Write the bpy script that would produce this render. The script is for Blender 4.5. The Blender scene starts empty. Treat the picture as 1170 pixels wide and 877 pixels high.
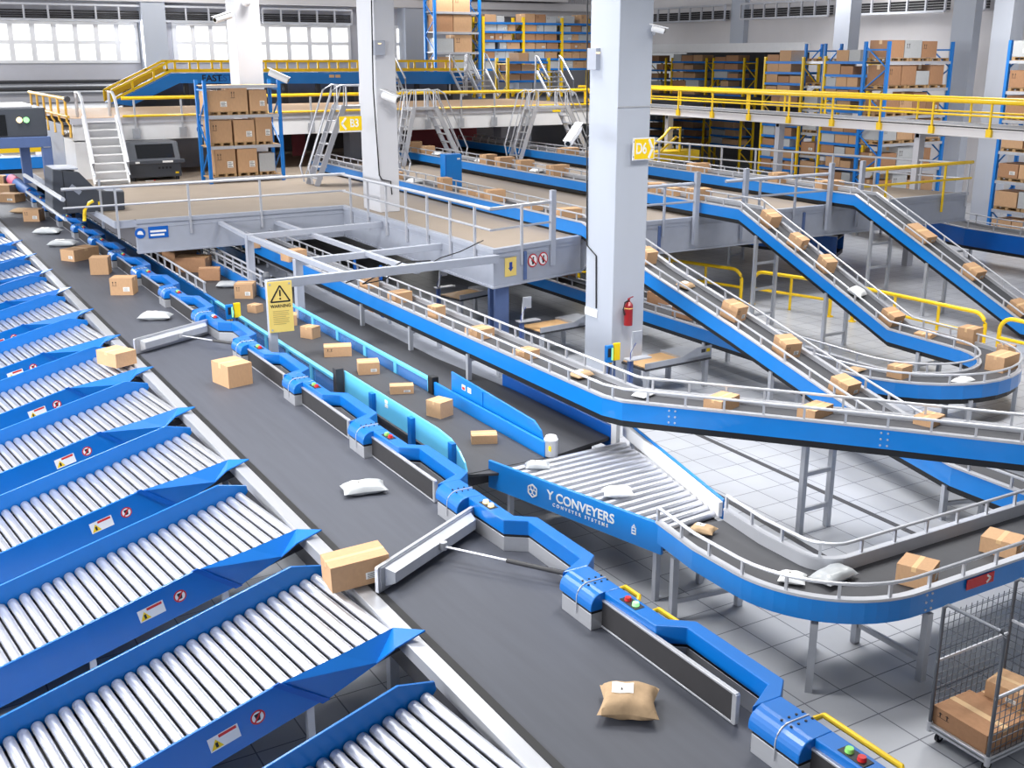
import bpy, math, random
from math import sin, cos, pi, radians as R
from mathutils import Vector, Matrix
random.seed(7)
SC = bpy.context.scene
COL = SC.collection

# ---------------------------------------------------------------- camera
CX, CY, F = 585.0, 438.5, 1261.6
PITCH = R(16.5625); YAW = R(30.5288)
CAM = Vector((0, 0, 7.5))
FH = Vector((sin(YAW), cos(YAW), 0)); RT = Vector((cos(YAW), -sin(YAW), 0)); UPV = Vector((0, 0, 1))
FW = FH * cos(PITCH) - UPV * sin(PITCH); UU = FH * sin(PITCH) + UPV * cos(PITCH)
def ray(x, y): return FW * F + RT * (x - CX) + UU * (CY - y)
def at(x, y, z):                      # where the sight line through a pixel meets the level z
    d = ray(x, y); return CAM + d * ((z - CAM.z) / d.z)
def atx(x, y, X):
    d = ray(x, y); return CAM + d * (X / d.x)
def aty(x, y, Y):
    d = ray(x, y); return CAM + d * (Y / d.y)
cd = bpy.data.cameras.new('camera'); co = bpy.data.objects.new('camera', cd); COL.objects.link(co)
co.location = CAM; co.rotation_euler = (pi / 2 - PITCH, 0, -YAW)
cd.sensor_width = 36; cd.lens = 36 * F / 1170; cd.clip_end = 400
SC.camera = co

# ---------------------------------------------------------------- materials
def lin(c):
    return tuple(((v / 255) / 12.92 if v / 255 <= .04045 else ((v / 255 + .055) / 1.055) ** 2.4) for v in c) + (1,)
MATS = {}
def mat(name, rgb, rough=.5, metal=0., var=.06, scale=6., coat=0., emit=0., stretch=None, bump=0., alpha=1., rnd=0., trans=0., spec=.5):
    if name in MATS: return MATS[name]
    m = bpy.data.materials.new(name); m.use_nodes = True; nt = m.node_tree; N = nt.nodes; L = nt.links
    b = N['Principled BSDF']; c = lin(rgb)
    b.inputs['Roughness'].default_value = rough; b.inputs['Metallic'].default_value = metal
    b.inputs['Coat Weight'].default_value = coat; b.inputs['Specular IOR Level'].default_value = spec
    tc = N.new('ShaderNodeTexCoord'); nz = N.new('ShaderNodeTexNoise'); nz.inputs['Scale'].default_value = scale; nz.inputs['Detail'].default_value = 4
    if stretch:
        mp = N.new('ShaderNodeMapping'); mp.inputs['Scale'].default_value = stretch
        L.new(tc.outputs['Object'], mp.inputs['Vector']); L.new(mp.outputs['Vector'], nz.inputs['Vector'])
    else: L.new(tc.outputs['Object'], nz.inputs['Vector'])
    mx = N.new('ShaderNodeMix'); mx.data_type = 'RGBA'
    mx.inputs['A'].default_value = tuple(v * (1 - var * 1.6) for v in c[:3]) + (1,)
    mx.inputs['B'].default_value = tuple(min(1, v * (1 + var * 1.6)) for v in c[:3]) + (1,)
    L.new(nz.outputs['Fac'], mx.inputs['Factor']); out = mx.outputs['Result']
    if rnd:
        oi = N.new('ShaderNodeObjectInfo'); hs = N.new('ShaderNodeHueSaturation'); mr = N.new('ShaderNodeMapRange')
        mr.inputs['To Min'].default_value = 1 - rnd; mr.inputs['To Max'].default_value = 1 + rnd
        L.new(oi.outputs['Random'], mr.inputs['Value']); L.new(mr.outputs['Result'], hs.inputs['Value']); L.new(out, hs.inputs['Color']); out = hs.outputs['Color']
    L.new(out, b.inputs['Base Color'])
    if emit:
        b.inputs['Emission Color'].default_value = c; b.inputs['Emission Strength'].default_value = emit
    if alpha < 1: b.inputs['Alpha'].default_value = alpha
    if trans: b.inputs['Transmission Weight'].default_value = trans
    if bump:
        bp = N.new('ShaderNodeBump'); bp.inputs['Strength'].default_value = bump; bp.inputs['Distance'].default_value = .01
        L.new(nz.outputs['Fac'], bp.inputs['Height']); L.new(bp.outputs['Normal'], b.inputs['Normal'])
    MATS[name] = m; return m
blue = mat('blue_paint', (4, 108, 194), .32, 0, .04, 3, coat=.25)
bluec = mat('blue_paint_conveyor', (14, 126, 212), .34, 0, .04, 3, coat=.25)
blued = mat('deep_blue_paint', (0, 92, 184), .38, 0, .04, 3, coat=.2)
rackblue = mat('rack_blue', (20, 120, 206), .45, 0, .05, 8)
cyan = mat('light_and_lit_blue_paint', (106, 202, 246), .35, 0, .03, 3, coat=.3)  # guard's light blue; on rails and posts, blue paint coloured as strongly lit
slate = mat('slate_blue_steel', (84, 104, 148), .45, 0, .08, 6)
belt = mat('rubber_belt', (72, 75, 85), .55, 0, .12, 1.6, stretch=(5, .35, 1))
belt2 = mat('side_belt_rubber', (66, 67, 72), .6, 0, .1, 1.6, stretch=(5, .35, 1))
pale = mat('pale_pillar_paint', (206, 207, 213), .5, 0, .02, 1.5)
black = mat('black_rubber', (20, 21, 24), .5, 0, .1, 8)
padm = mat('paddle_pad', (46, 45, 48), .6, 0, .1, 12)
alu = mat('brushed_aluminium', (192, 194, 200), .34, .55, .04, 3, stretch=(8, .6, 8))
steel = mat('roller_steel', (206, 208, 216), .36, .85, .03, 5)
galv = mat('galvanised_steel', (188, 191, 198), .42, .45, .08, 5)
white = mat('white_paint', (232, 232, 234), .42, 0, .03, 3)
rail = mat('pale_grey_rail', (196, 198, 205), .35, .35, .03, 4)
greyp = mat('grey_paint', (166, 171, 184), .45, 0, .05, 4)
colm = mat('column_paint', (182, 188, 200), .5, 0, .03, 1.5, stretch=(1, 1, .15))
wallm = mat('wall_paint', (214, 211, 213), .6, 0, .03, 1)
wallg = mat('grey_wall_cladding', (188, 188, 196), .6, 0, .04, 1)
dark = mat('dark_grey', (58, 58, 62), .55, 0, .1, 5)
darkw = mat('shadowed_cladding', (92, 90, 94), .6, 0, .1, 3)  # cladding with its shade put into the dark colour
char = mat('charcoal_plastic', (70, 74, 82), .42, 0, .06, 6)
cable = mat('black_cable', (28, 28, 32), .5, 0, .1, 10)
yellow = mat('yellow_paint', (250, 206, 20), .4, 0, .04, 6, coat=.2)
ochre = mat('sign_yellow', (236, 208, 116), .5, 0, .03, 4)
syel = mat('bright_sign_yellow', (246, 208, 8), .5, 0, .02, 4)
orange = mat('orange_plastic', (240, 180, 60), .5, 0, .03, 4)
red = mat('red_paint', (206, 36, 40), .4, 0, .05, 5)
dred = mat('extinguisher_red', (150, 24, 28), .3, 0, .04, 5, coat=.4)
green = mat('green_lens', (150, 230, 120), .3, 0, .02, 5)
card = mat('cardboard', (196, 157, 121), .75, 0, .07, 14, stretch=(1, 1, .3), rnd=.1, spec=.25)
card2 = mat('dark_cardboard', (174, 132, 100), .75, 0, .08, 14, stretch=(1, 1, .3), rnd=.12, spec=.25)
greybox = mat('grey_carton', (186, 188, 190), .6, 0, .05, 10, rnd=.08)
tape = mat('packing_tape', (222, 186, 138), .3, 0, .03, 10)
paper = mat('paper_label', (238, 238, 236), .6, 0, .02, 10)
ink = mat('print_ink', (52, 44, 40), .6, 0, .03, 10)
poly = mat('grey_poly_film', (176, 180, 184), .28, 0, .06, 9, bump=.3)
polyw = mat('white_poly_film', (232, 234, 236), .3, 0, .04, 9, bump=.3)
kraft = mat('kraft_paper', (184, 156, 124), .7, 0, .08, 18, bump=.4, spec=.2)
wood = mat('pale_wood', (214, 172, 122), .5, 0, .08, 5, stretch=(1, 8, 1))
palw = mat('pallet_wood', (176, 142, 100), .8, 0, .12, 6)
deck = mat('platform_screed', (150, 137, 124), .6, 0, .06, 1.2)
beige = mat('tan_floor_board', (214, 178, 142), .6, 0, .05, 1)
screen = mat('dark_screen', (24, 26, 30), .12, 0, .05, 5)
tint = mat('blue_tinted_panel', (90, 150, 224), .12, 0, .03, 4, alpha=.55)
lens = mat('camera_lens', (12, 12, 14), .1, 0, .02, 4)
lampw = mat('warm_indicator', (255, 226, 170), .3, 0, .01, 4, emit=1.2)
lampg = mat('green_indicator', (150, 240, 150), .3, 0, .01, 4, emit=1.0)
glow = mat('lit_window', (255, 255, 255), .3, 0, .0, 4, emit=1.0)
blackp = mat('black_paint', (26, 28, 34), .5, 0, .05, 5)
navy = mat('navy_lettering', (26, 62, 150), .5, 0, .02, 5)
pink = mat('pink_cover', (226, 96, 130), .45, 0, .04, 5)
mauve = mat('red_backdrop_sheet', (150, 70, 80), .7, 0, .06, 2)

def floor_mat():
    m = bpy.data.materials.new('ceramic_floor_tiles'); m.use_nodes = True; nt = m.node_tree; N = nt.nodes; L = nt.links
    b = N['Principled BSDF']; tc = N.new('ShaderNodeTexCoord'); mp = N.new('ShaderNodeMapping')
    br = N.new('ShaderNodeTexBrick'); br.offset = 0; br.squash = 1
    s = .6018
    mp.inputs['Location'].default_value = (-10.188 + s * 40 + .006, -8.875 + s * 40 + .006, 0)
    br.inputs['Scale'].default_value = 1; br.inputs['Brick Width'].default_value = s; br.inputs['Row Height'].default_value = s
    br.inputs['Mortar Size'].default_value = .009; br.inputs['Mortar Smooth'].default_value = .1
    br.inputs['Color1'].default_value = lin((180, 183, 190)); br.inputs['Color2'].default_value = lin((186, 189, 196)); br.inputs['Mortar'].default_value = lin((104, 106, 116))
    L.new(tc.outputs['Object'], mp.inputs['Vector']); L.new(mp.outputs['Vector'], br.inputs['Vector'])
    nz = N.new('ShaderNodeTexNoise'); nz.inputs['Scale'].default_value = 1.3; nz.inputs['Detail'].default_value = 6
    L.new(tc.outputs['Object'], nz.inputs['Vector'])
    mx = N.new('ShaderNodeMix'); mx.data_type = 'RGBA'; mx.blend_type = 'MULTIPLY'; mx.inputs['Factor'].default_value = .2
    L.new(br.outputs['Color'], mx.inputs['A']); L.new(nz.outputs['Fac'], mx.inputs['B'])
    g = N.new('ShaderNodeMix'); g.data_type = 'RGBA'; g.blend_type = 'MULTIPLY'; g.inputs['Factor'].default_value = 0
    L.new(mx.outputs['Result'], b.inputs['Base Color']); b.inputs['Roughness'].default_value = .3
    return m
floorm = floor_mat()

# ---------------------------------------------------------------- mesh builder
class MB:
    def __init__(s): s.v = []; s.f = []; s.mi = []; s.m = 0
    def add(s, vs, fs):
        o = len(s.v); s.v += [Vector(p) for p in vs]
        for f in fs: s.f.append([i + o for i in f]); s.mi.append(s.m)
        return s
    def hexa(s, p):                  # 8 corners: 4 bottom (ccw), 4 top
        return s.add(p, [(3, 2, 1, 0), (4, 5, 6, 7), (0, 1, 5, 4), (1, 2, 6, 5), (2, 3, 7, 6), (3, 0, 4, 7)])
    def box(s, x0, x1, y0, y1, z0, z1, M=None):
        if x0 > x1: x0, x1 = x1, x0
        if y0 > y1: y0, y1 = y1, y0
        if z0 > z1: z0, z1 = z1, z0
        p = [(x0, y0, z0), (x1, y0, z0), (x1, y1, z0), (x0, y1, z0), (x0, y0, z1), (x1, y0, z1), (x1, y1, z1), (x0, y1, z1)]
        if M is not None: p = [M @ Vector(q) for q in p]
        return s.hexa(p)
    def bar(s, a, b, w, h, up=(0, 0, 1)):
        a = Vector(a); b = Vector(b); d = (b - a).normalized(); up = Vector(up)
        if abs(d.dot(up)) > .98: up = Vector((0, 1, 0))
        x = d.cross(up).normalized(); y = x.cross(d)
        p = []
        for c in (a, b):
            for (i, j) in ((-1, -1), (1, -1), (1, 1), (-1, 1)): p.append(c + x * (i * w / 2) + y * (j * h / 2))
        return s.add(p, [(0, 1, 2, 3), (7, 6, 5, 4), (1, 0, 4, 5), (2, 1, 5, 6), (3, 2, 6, 7), (0, 3, 7, 4)])
    def tube(s, pts, r, n=8, closed=False):
        pts = [Vector(p) for p in pts]; K = len(pts); vs = []; fs = []
        for i, p in enumerate(pts):
            if closed: t = (pts[(i + 1) % K] - pts[i - 1]).normalized()
            else: t = (pts[min(i + 1, K - 1)] - pts[max(i - 1, 0)]).normalized()
            up = Vector((0, 0, 1)) if abs(t.z) < .9 else Vector((.31, .95, 0)).normalized()
            x = t.cross(up).normalized(); y = x.cross(t)
            for k in range(n): vs.append(p + x * (r * cos(2 * pi * k / n)) + y * (r * sin(2 * pi * k / n)))
        for i in range(K if closed else K - 1):
            j = (i + 1) % K
            for k in range(n):
                l = (k + 1) % n; fs.append((i * n + k, i * n + l, j * n + l, j * n + k))
        if not closed: fs.append(tuple(range(n))[::-1]); fs.append(tuple((K - 1) * n + k for k in range(n)))
        return s.add(vs, fs)
    def cyl(s, a, b, r, n=16, r2=None):
        a = Vector(a); b = Vector(b); d = (b - a).normalized(); up = Vector((0, 0, 1)) if abs(d.z) < .9 else Vector((1, 0, 0))
        x = d.cross(up).normalized(); y = x.cross(d); r2 = r if r2 is None else r2
        vs = [a + x * (r * cos(2 * pi * k / n)) + y * (r * sin(2 * pi * k / n)) for k in range(n)] + [b + x * (r2 * cos(2 * pi * k / n)) + y * (r2 * sin(2 * pi * k / n)) for k in range(n)]
        fs = [(k, (k + 1) % n, n + (k + 1) % n, n + k) for k in range(n)] + [tuple(range(n))[::-1], tuple(range(n, 2 * n))]
        return s.add(vs, fs)
    def prism(s, poly, z0, z1, M=None):
        n = len(poly); vs = [Vector((p[0], p[1], z0)) for p in poly] + [Vector((p[0], p[1], z1)) for p in poly]
        if M is not None: vs = [M @ v for v in vs]
        fs = [tuple(range(n))[::-1], tuple(range(n, 2 * n))] + [(k, (k + 1) % n, n + (k + 1) % n, n + k) for k in range(n)]
        return s.add(vs, fs)
    def sweep(s, path, prof):        # closed profile of (lateral to the right, dz) along a path of 3D points
        path = [Vector(p) for p in path]; K = len(path); n = len(prof); vs = []; fs = []
        for i, p in enumerate(path):
            a = (path[i] - path[i - 1]) if i > 0 else (path[1] - path[0])
            b = (path[i + 1] - path[i]) if i < K - 1 else a
            if i == 0: a = b
            a = Vector((a.x, a.y, 0)).normalized(); b = Vector((b.x, b.y, 0)).normalized()
            na = Vector((a.y, -a.x, 0)); nb = Vector((b.y, -b.x, 0)); m = (na + nb).normalized(); k = 1 / max(.5, m.dot(na))
            for (l, dz) in prof: vs.append(p + m * (l * k) + Vector((0, 0, dz)))
        for i in range(K - 1):
            for k in range(n):
                l = (k + 1) % n; fs.append((i * n + k, (i + 1) * n + k, (i + 1) * n + l, i * n + l))
        fs.append(tuple(range(n))); fs.append(tuple((K - 1) * n + k for k in range(n))[::-1])
        return s.add(vs, fs)
    def build(s, name, mats, parent=None, world=True, bevel=0, smooth=False, seg=2):
        off = Vector((0, 0, 0))
        if world and parent is not None:
            r = parent
            while r.parent is not None: r = r.parent
            off = r.location
        me = bpy.data.meshes.new(name); me.from_pydata([tuple(v - off) for v in s.v], [], s.f)
        if not isinstance(mats, (list, tuple)): mats = [mats]
        for m in mats: me.materials.append(m)
        if len(mats) > 1: me.polygons.foreach_set('material_index', s.mi)
        if smooth:
            me.polygons.foreach_set('use_smooth', [True] * len(me.polygons))
            me.set_sharp_from_angle(angle=R(38))
        me.update()
        o = bpy.data.objects.new(name, me); COL.objects.link(o)
        if parent is not None: o.parent = parent
        if bevel:
            b = o.modifiers.new('edges', 'BEVEL'); b.width = bevel; b.segments = seg; b.limit_method = 'ANGLE'; b.angle_limit = R(40)
        return o
def tag(o, label, cat, group=None, kind=None):
    o['label'] = label; o['category'] = cat
    if group: o['group'] = group
    if kind: o['kind'] = kind
    return o
def thing(name, label, cat, loc=(0, 0, 0), rz=0, group=None):
    o = bpy.data.objects.new(name, None); COL.objects.link(o); o.location = loc; o.rotation_euler = (0, 0, rz); o.empty_display_size = .2
    return tag(o, label, cat, group)
def struct(name, mb, mats, label=None, **k):
    o = mb.build(name, mats, **k); o['kind'] = 'structure'
    if label: o['label'] = label
    return o
def kids(o): return [c for c in KID.get(o.name, [])]
KID = {}
def copy_tree(o, parent=None):
    c = o.copy(); COL.objects.link(c)
    if parent is not None: c.parent = parent
    for ch in list(o.children): copy_tree(ch, c)
    return c
def textpart(name, body, size, m, parent, M, ext=.002, sx=1., spacing=1.):
    cu = bpy.data.curves.new(name, 'FONT'); cu.body = body; cu.size = size; cu.extrude = ext; cu.align_x = 'CENTER'; cu.align_y = 'CENTER'
    cu.space_character = spacing; cu.offset = size * .018
    cu.materials.append(m); tmp = bpy.data.objects.new(name, cu); COL.objects.link(tmp)
    bpy.context.view_layer.update(); me = bpy.data.meshes.new_from_object(tmp.evaluated_get(bpy.context.evaluated_depsgraph_get()))
    bpy.data.objects.remove(tmp); o = bpy.data.objects.new(name, me); COL.objects.link(o)
    if parent is not None:
        o.parent = parent; r = parent
        while r.parent is not None: r = r.parent
        M = Matrix.Translation(-Vector(r.location)) @ M
    o.matrix_local = M @ Matrix.Diagonal((sx, 1, 1, 1)); return o
def frame_from(o, xdir, ydir):          # a 4x4 frame with its x and y axes given
    x = Vector(xdir).normalized(); y = Vector(ydir); y = (y - x * y.dot(x)).normalized(); z = x.cross(y)
    M = Matrix.Identity(4)
    for i in range(3): M[i][0] = x[i]; M[i][1] = y[i]; M[i][2] = z[i]; M[i][3] = o[i]
    return M
ORD = ['first', 'second', 'third', 'fourth', 'fifth', 'sixth', 'seventh', 'eighth', 'ninth', 'tenth', 'eleventh', 'twelfth', 'thirteenth', 'fourteenth', 'fifteenth', 'sixteenth', 'seventeenth']
def ang_disc(mb, M, r, n=20, z0=0, z1=.003):
    mb.prism([(r * cos(2 * pi * k / n), r * sin(2 * pi * k / n)) for k in range(n)], z0, z1, M)
# ================================================================ floor and hall shell
f = MB(); f.box(-14, 60, -2, 76, -.2, 0); struct('floor', f, floorm)
ZP = 2.82                                             # level of the raised platform
# ================================================================ main sorting belt
ZB = 1.3
t = thing('belt_conveyor', 'wide dark grey main sorting belt between roller chutes and blue diverters', 'conveyor', (5.7, 3, 0))
m = MB(); m.box(4.74, 6.95, 1.5, 62, ZB - .06, ZB); m.build('belt', belt, t)
m = MB(); m.box(4.695, 4.785, 1.5, 62, ZB - .08, ZB + .012); m.build('edge_strip', black, t)
m = MB(); m.box(4.50, 4.697, 1.5, 62, ZB - .16, ZB + .004); m.build('side_rail', alu, t, bevel=.008)
m = MB(); m.box(4.62, 6.9, 1.5, 62, .75, ZB - .07)
m.build('underframe', dark, t)
for k in range(8):
    for x in (4.8, 6.7):
        m = MB(); y = 4 + k * 7; m.box(x - .06, x + .06, y - .06, y + .06, 0, .76); m.build('leg', galv, t)
# ---------------------------------------------------------------- pusher units along the belt
NX, NY, PIT = 6.5, 6.557, 3.21
P = [(-.06, 0), (.34, .22), (.37, 1.46), (.11, 1.66), (.08, 2.56), (.30, 2.56), (.30, 1.72), (.54, 1.52), (.53, .2), (.30, 0)]
def inset(P, d):
    c = []
    n = len(P)
    for i in range(n):
        a = Vector(P[i - 1]); b = Vector(P[i]); e = Vector(P[(i + 1) % n])
        d1 = (b - a).normalized(); d2 = (e - b).normalized(); n1 = Vector((d1.y, -d1.x)); n2 = Vector((d2.y, -d2.x)); mm = (n1 + n2).normalized()
        c.append(tuple(b + mm * (d / max(.4, mm.dot(n1)))))
    return c
def nose_profile():
    pr = [(.30, .23), (.30, .44), (.06, .44)]
    for k in range(7):
        a = pi / 2 + k * (pi / 2) / 6; pr.append((.06 + .16 * cos(a), .28 + .16 * sin(a)))
    pr.append((-.10, .23)); return pr
def make_unit(opened, handle):
    t = thing('diverter', '', 'diverter')
    m = MB(); m.prism(P, .235, .44)
    pr = nose_profile(); n = len(pr)
    vs = [(p[0], -.65, p[1]) for p in pr] + [(p[0], 0, p[1]) for p in pr]
    m.add(vs, [tuple(range(n)), tuple(range(n, 2 * n))[::-1]] + [(k, n + k, n + (k + 1) % n, (k + 1) % n) for k in range(n)])
    cov = m.build('cover', blue, t, world=False, bevel=.012)
    m = MB(); m.prism(inset(P, .012), .20, .236); m.box(-.085, .28, -.64, -.05, .2, .236); m.build('seal', black, t, world=False)
    m = MB(); m.prism(inset(P, .006), 0, .202); m.box(-.09, .28, -.645, -.045, 0, .2); m.build('base', alu, t, world=False, bevel=.006)
    # seam strap with bolts over the nose
    m = MB(); pts = [(p[0] + .0, -.36, p[1] + .004) for p in pr[1:-1]] + [(-.105, -.36, .1)]
    m.tube(pts, .008, 6); m.build('seam_strap', rail, t, world=False)
    m = MB()
    for x in (.02, .11, .2, .28):
        for y in (-.42, -.30): m.cyl((x, y, .438), (x, y, .45), .013, 8)
    m.build('bolt_row', black, t, world=False)
    m = MB(); m.box(.12, .25, 2.04, 2.34, .438, .447)
    pb = m.build('button_plate', blackp, t, world=False, bevel=.006)
    bm = [(red, green), (lampw, lampw), (red, paper)][opened if opened < 2 else 2]
    for k, y in enumerate((2.12, 2.26)):
        m = MB(); m.cyl((.185, y, .445), (.185, y, .485), .042, 12, .036); m.build('button', bm[k] if handle != 1 else (lampg, red)[k], pb, world=False, smooth=True)
    # pusher paddle: hinge at the far end, local y along the paddle
    Lp = 2.26 if not opened else 2.16
    a = R(0 if not opened else 60.5)
    H = Vector((.09, 2.62 - .02, 0)) if not opened else Vector((.09, 2.44, 0))
    Mx = Matrix.Translation(H) @ Matrix.Rotation(-a, 4, 'Z')
    pd = thing('paddle', '', 'x', H, -a); del pd['label']; del pd['category']; pd.parent = t
    m = MB(); m.box(-.035, -.012, -Lp + .05, -.02, .03, .33)
    pad = m.build('pad', padm, pd, world=False, bevel=.008); pad.location = (0, 0, 0)
    m = MB()
    m.box(-.04, .012, -Lp, -.0, .325, .352); m.box(-.04, .012, -Lp, -.0, .008, .032)
    m.box(-.04, .012, -Lp - .012, -Lp + .05, .02, .34); m.box(-.012, .02, -Lp + .03, -.02, .03, .33)
    m.build('frame', alu, pd, world=False, bevel=.006)
    if opened:
        m = MB(); m.add([(.02, -Lp + .12, .06), (.02, -.1, .06), (.02, -.1, .30), (.02, -Lp + .12, .30), (.14, -Lp + .16, .11), (.14, -.16, .11), (.14, -.16, .25), (.14, -Lp + .16, .25)],
                        [(4, 5, 6, 7), (0, 1, 5, 4), (1, 2, 6, 5), (2, 3, 7, 6), (3, 0, 4, 7)])
        m.build('stiffener', galv, pd, world=False)
        m = MB(); m.cyl((.17, -1.0, .16), (.17, -1.0, .26), .05, 12); m.build('rod_clevis', alu, pd, world=False)
        p = Mx @ Vector((.19, -1.0, .2)); q = Vector((.36, .3, .16)); mid = p.lerp(q, .48)
        m = MB(); m.cyl(p, mid, .018, 10); m.build('piston_rod', steel, t, world=False, smooth=True)
        m = MB(); m.cyl(mid, q, .032, 10); m.build('cylinder_sleeve', dark, t, world=False, smooth=True)
    else:
        m = MB(); m.box(.02, .10, -1.9, -.2, .09, .24); m.build('stiffener', dark, pd, world=False, bevel=.01)
    if handle:
        for (y0, y1) in ((-1.3, -.28), (1.62, 2.12), (2.36, 2.74)):
            m = MB(); x = .52 if y0 < 0 else .46
            m.tube([(x - .06, y0, .3), (x, y0 + .06, .35), (x, y1 - .06, .35), (x - .06, y1, .3)], .03, 8); m.build('grab_handle', yellow, t, world=False, smooth=True)
    return t
for i in range(-1, 15):
    op = 1 if i == 1 else (2 if i == 5 else 0)
    o = make_unit(op, 1 if i == 0 else 0)
    o.location = (NX, NY + i * PIT, ZB)
    if i == 1: lb = 'blue diverter with its paddle swung out across the belt, nearest the flung carton'
    elif i == 5: lb = 'blue diverter with its paddle swung out beside the warning post'
    elif i in (-1, 0): lb = ['blue diverter cut off by the bottom edge of the picture', 'blue diverter with closed black paddle and yellow grab handles'][i + 1]
    elif i < 5: lb = 'blue diverter with closed paddle, %s in the row after the nearer open one' % ORD[i - 2]
    else: lb = 'blue diverter with closed paddle, %s in the row beyond the farther open one' % ORD[i - 6]
    tag(o, lb, 'diverter', 'diverters along the main belt')
# blue and pink guard tube at the far end of the row
t = thing('guard_cover', 'long blue tubular cover with a pink sleeve at the far belt end', 'cover', (6.7, 55, ZB))
m = MB(); m.cyl((6.75, 53.6, 1.62), (6.75, 58, 1.62), .26, 16); m.build('tube', blue, t, smooth=True)
m = MB(); m.cyl((6.75, 58, 1.62), (6.75, 60, 1.62), .27, 16); m.build('sleeve', pink, t, smooth=True)
m = MB(); m.cyl((6.75, 60, 1.62), (6.75, 64, 1.62), .26, 16); m.build('tube', blue, t, smooth=True)

# ================================================================ roller chutes
TH = R(6.5); SLOPE = math.atan(.22); CH_P = 3.13; CH_L = 4.9
def chute_local():      # local frame: u along the chute (away from the belt), v across (towards the far side), h up
    d = Vector((-cos(TH) * cos(SLOPE), -sin(TH) * cos(SLOPE), -sin(SLOPE)))
    v = Vector((-sin(TH), cos(TH), 0)); v = -v if v.y < 0 else v
    h = v.cross(d) ; h = h if h.z > 0 else -h
    M = Matrix.Identity(4)
    for i in range(3): M[i][0] = d[i]; M[i][1] = v[i]; M[i][2] = h[i]
    return M
CM = chute_local(); HV = .93
def ch(mb_pts): return [CM @ Vector(p) for p in mb_pts]
def plate(mb, poly, v0, v1):           # polygon in (u, h) between two v values
    n = len(poly); vs = ch([(p[0], v0, p[1]) for p in poly] + [(p[0], v1, p[1]) for p in poly])
    mb.add(vs, [tuple(range(n)), tuple(range(n, 2 * n))[::-1]] + [(k, n + k, n + (k + 1) % n, (k + 1) % n) for k in range(n)])
def make_chute():
    t = thing('roller_chute', '', 'roller chute')
    m = MB(); plate(m, [(-.06, .0), (-.06, .10), (.34, .30), (CH_L, .30), (CH_L, -.2), (.2, -.2)], HV + .02, HV + .055)
    m.build('far_side_panel', blue, t, world=False, bevel=.008)
    m = MB(); plate(m, [(1.5, .27), (CH_L, .27), (CH_L, -.22), (1.02, -.22)], -HV - .055, -HV - .02)
    ns = m.build('near_side_panel', blue, t, world=False, bevel=.008)
    # funnel plate that twists from upright to flat at the belt
    G = ch([(1.5, -HV - .03, .26), (.75, -HV - .01, .17), (.05, -HV - .0, .12), (-.14, -HV - .40, .17), (.24, -HV - .34, .12), (.42, -HV - .16, -.06), (1.04, -HV - .05, -.22)])
    dz = Vector((0, 0, -.02)); g2 = [p + dz for p in G]; n = 7
    m = MB(); m.add(G + g2, [(0, 1, 5, 6), (1, 2, 4, 5), (2, 3, 4), (13, 12, 8, 7), (12, 11, 9, 8), (11, 10, 9)] + [(k, n + k, n + (k + 1) % n, (k + 1) % n) for k in range(n)])
    m.build('funnel_plate', blue, t, world=False)
    m = MB(); plate(m, [(1.48, .29), (1.56, .29), (1.1, -.24), (1.0, -.24)], -HV - .068, -HV - .05); m.build('joint_strip', blued, ns, world=False)
    # stickers on the near panel
    m = MB(); vq = -HV - .0565
    def st(poly, k=0): vs = ch([(p[0], vq - k * .0015, p[1]) for p in poly]); m.add(vs, [tuple(range(len(poly)))[::-1]])
    st([(2.02, -.06), (2.36, -.06), (2.36, .11), (2.02, .11)])
    m.m = 1; st([(2.04, .065), (2.24, .065), (2.24, .1), (2.04, .1)], 1)
    m.m = 2; st([(2.21, -.045), (2.35, -.045), (2.28, .07)], 1)
    m.m = 3; st([(2.265, -.03), (2.295, -.03), (2.295, .03), (2.265, .03)], 2)
    m.build('warning_sticker', [paper, red, syel, blackp], ns, world=False)
    m = MB()
    def disc(r, k, a0=0):
        vs = ch([(1.80 + r * cos(2 * pi * i / 18), vq - k * .0015, .04 + r * sin(2 * pi * i / 18)) for i in range(18)]); m.add(vs, [tuple(range(18))[::-1]])
    m.m = 1; disc(.085, 0); m.m = 0; disc(.066, 1)
    m.m = 2; st([(1.78, -.0), (1.82, -.0), (1.835, .085), (1.765, .085)], 2)
    m.m = 1; st([(1.745, .085), (1.76, .1), (1.86, -.005), (1.845, -.02)], 3)
    m.build('prohibition_sticker', [paper, red, blackp], ns, world=False)
    # rollers
    rp = None
    for k in range(int((CH_L - .1) / .1525)):
        u = .10 + k * .1525
        if rp is None:
            m = MB(); m.cyl((0, -HV, 0), (0, HV, 0), .064, 18); m.cyl((0, -HV + .07, 0), (0, -HV + .085, 0), .0665, 18); m.cyl((0, HV - .085, 0), (0, HV - .07, 0), .0665, 18)
            m.v = [CM.to_3x3() @ v for v in m.v]
            rp = m.build('roller', steel, t, world=False, smooth=True); rl = rp
        else:
            rl = rp.copy(); COL.objects.link(rl)
        rl.location = CM @ Vector((u, 0, 0))
    m = MB()
    for v in (-HV + .01, HV - .01): plate(m, [(0, -.09), (CH_L, -.09), (CH_L, -.2), (0.02, -.2)], v - .015, v + .015)
    plate(m, [(.02, -.10), (CH_L, -.10), (CH_L, -.11), (.02, -.11)], -HV, HV)  # dark pan added to darken the gaps between rollers
    for u in (.9, 2.6, 4.3): plate(m, [(u, -.12), (u + .06, -.12), (u + .06, -.2), (u, -.2)], -HV, HV)
    m.build('underframe', dark, t, world=False)
    for u in (1.2, 3.0):
        for v in (-HV, HV):
            p = CM @ Vector((u, v, -.1)); m = MB(); m.box(p.x - .04, p.x + .04, p.y - .04, p.y + .04, -1.225, p.z); m.build('leg', galv, t, world=False)
    return t
CY0 = 11.2
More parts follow.
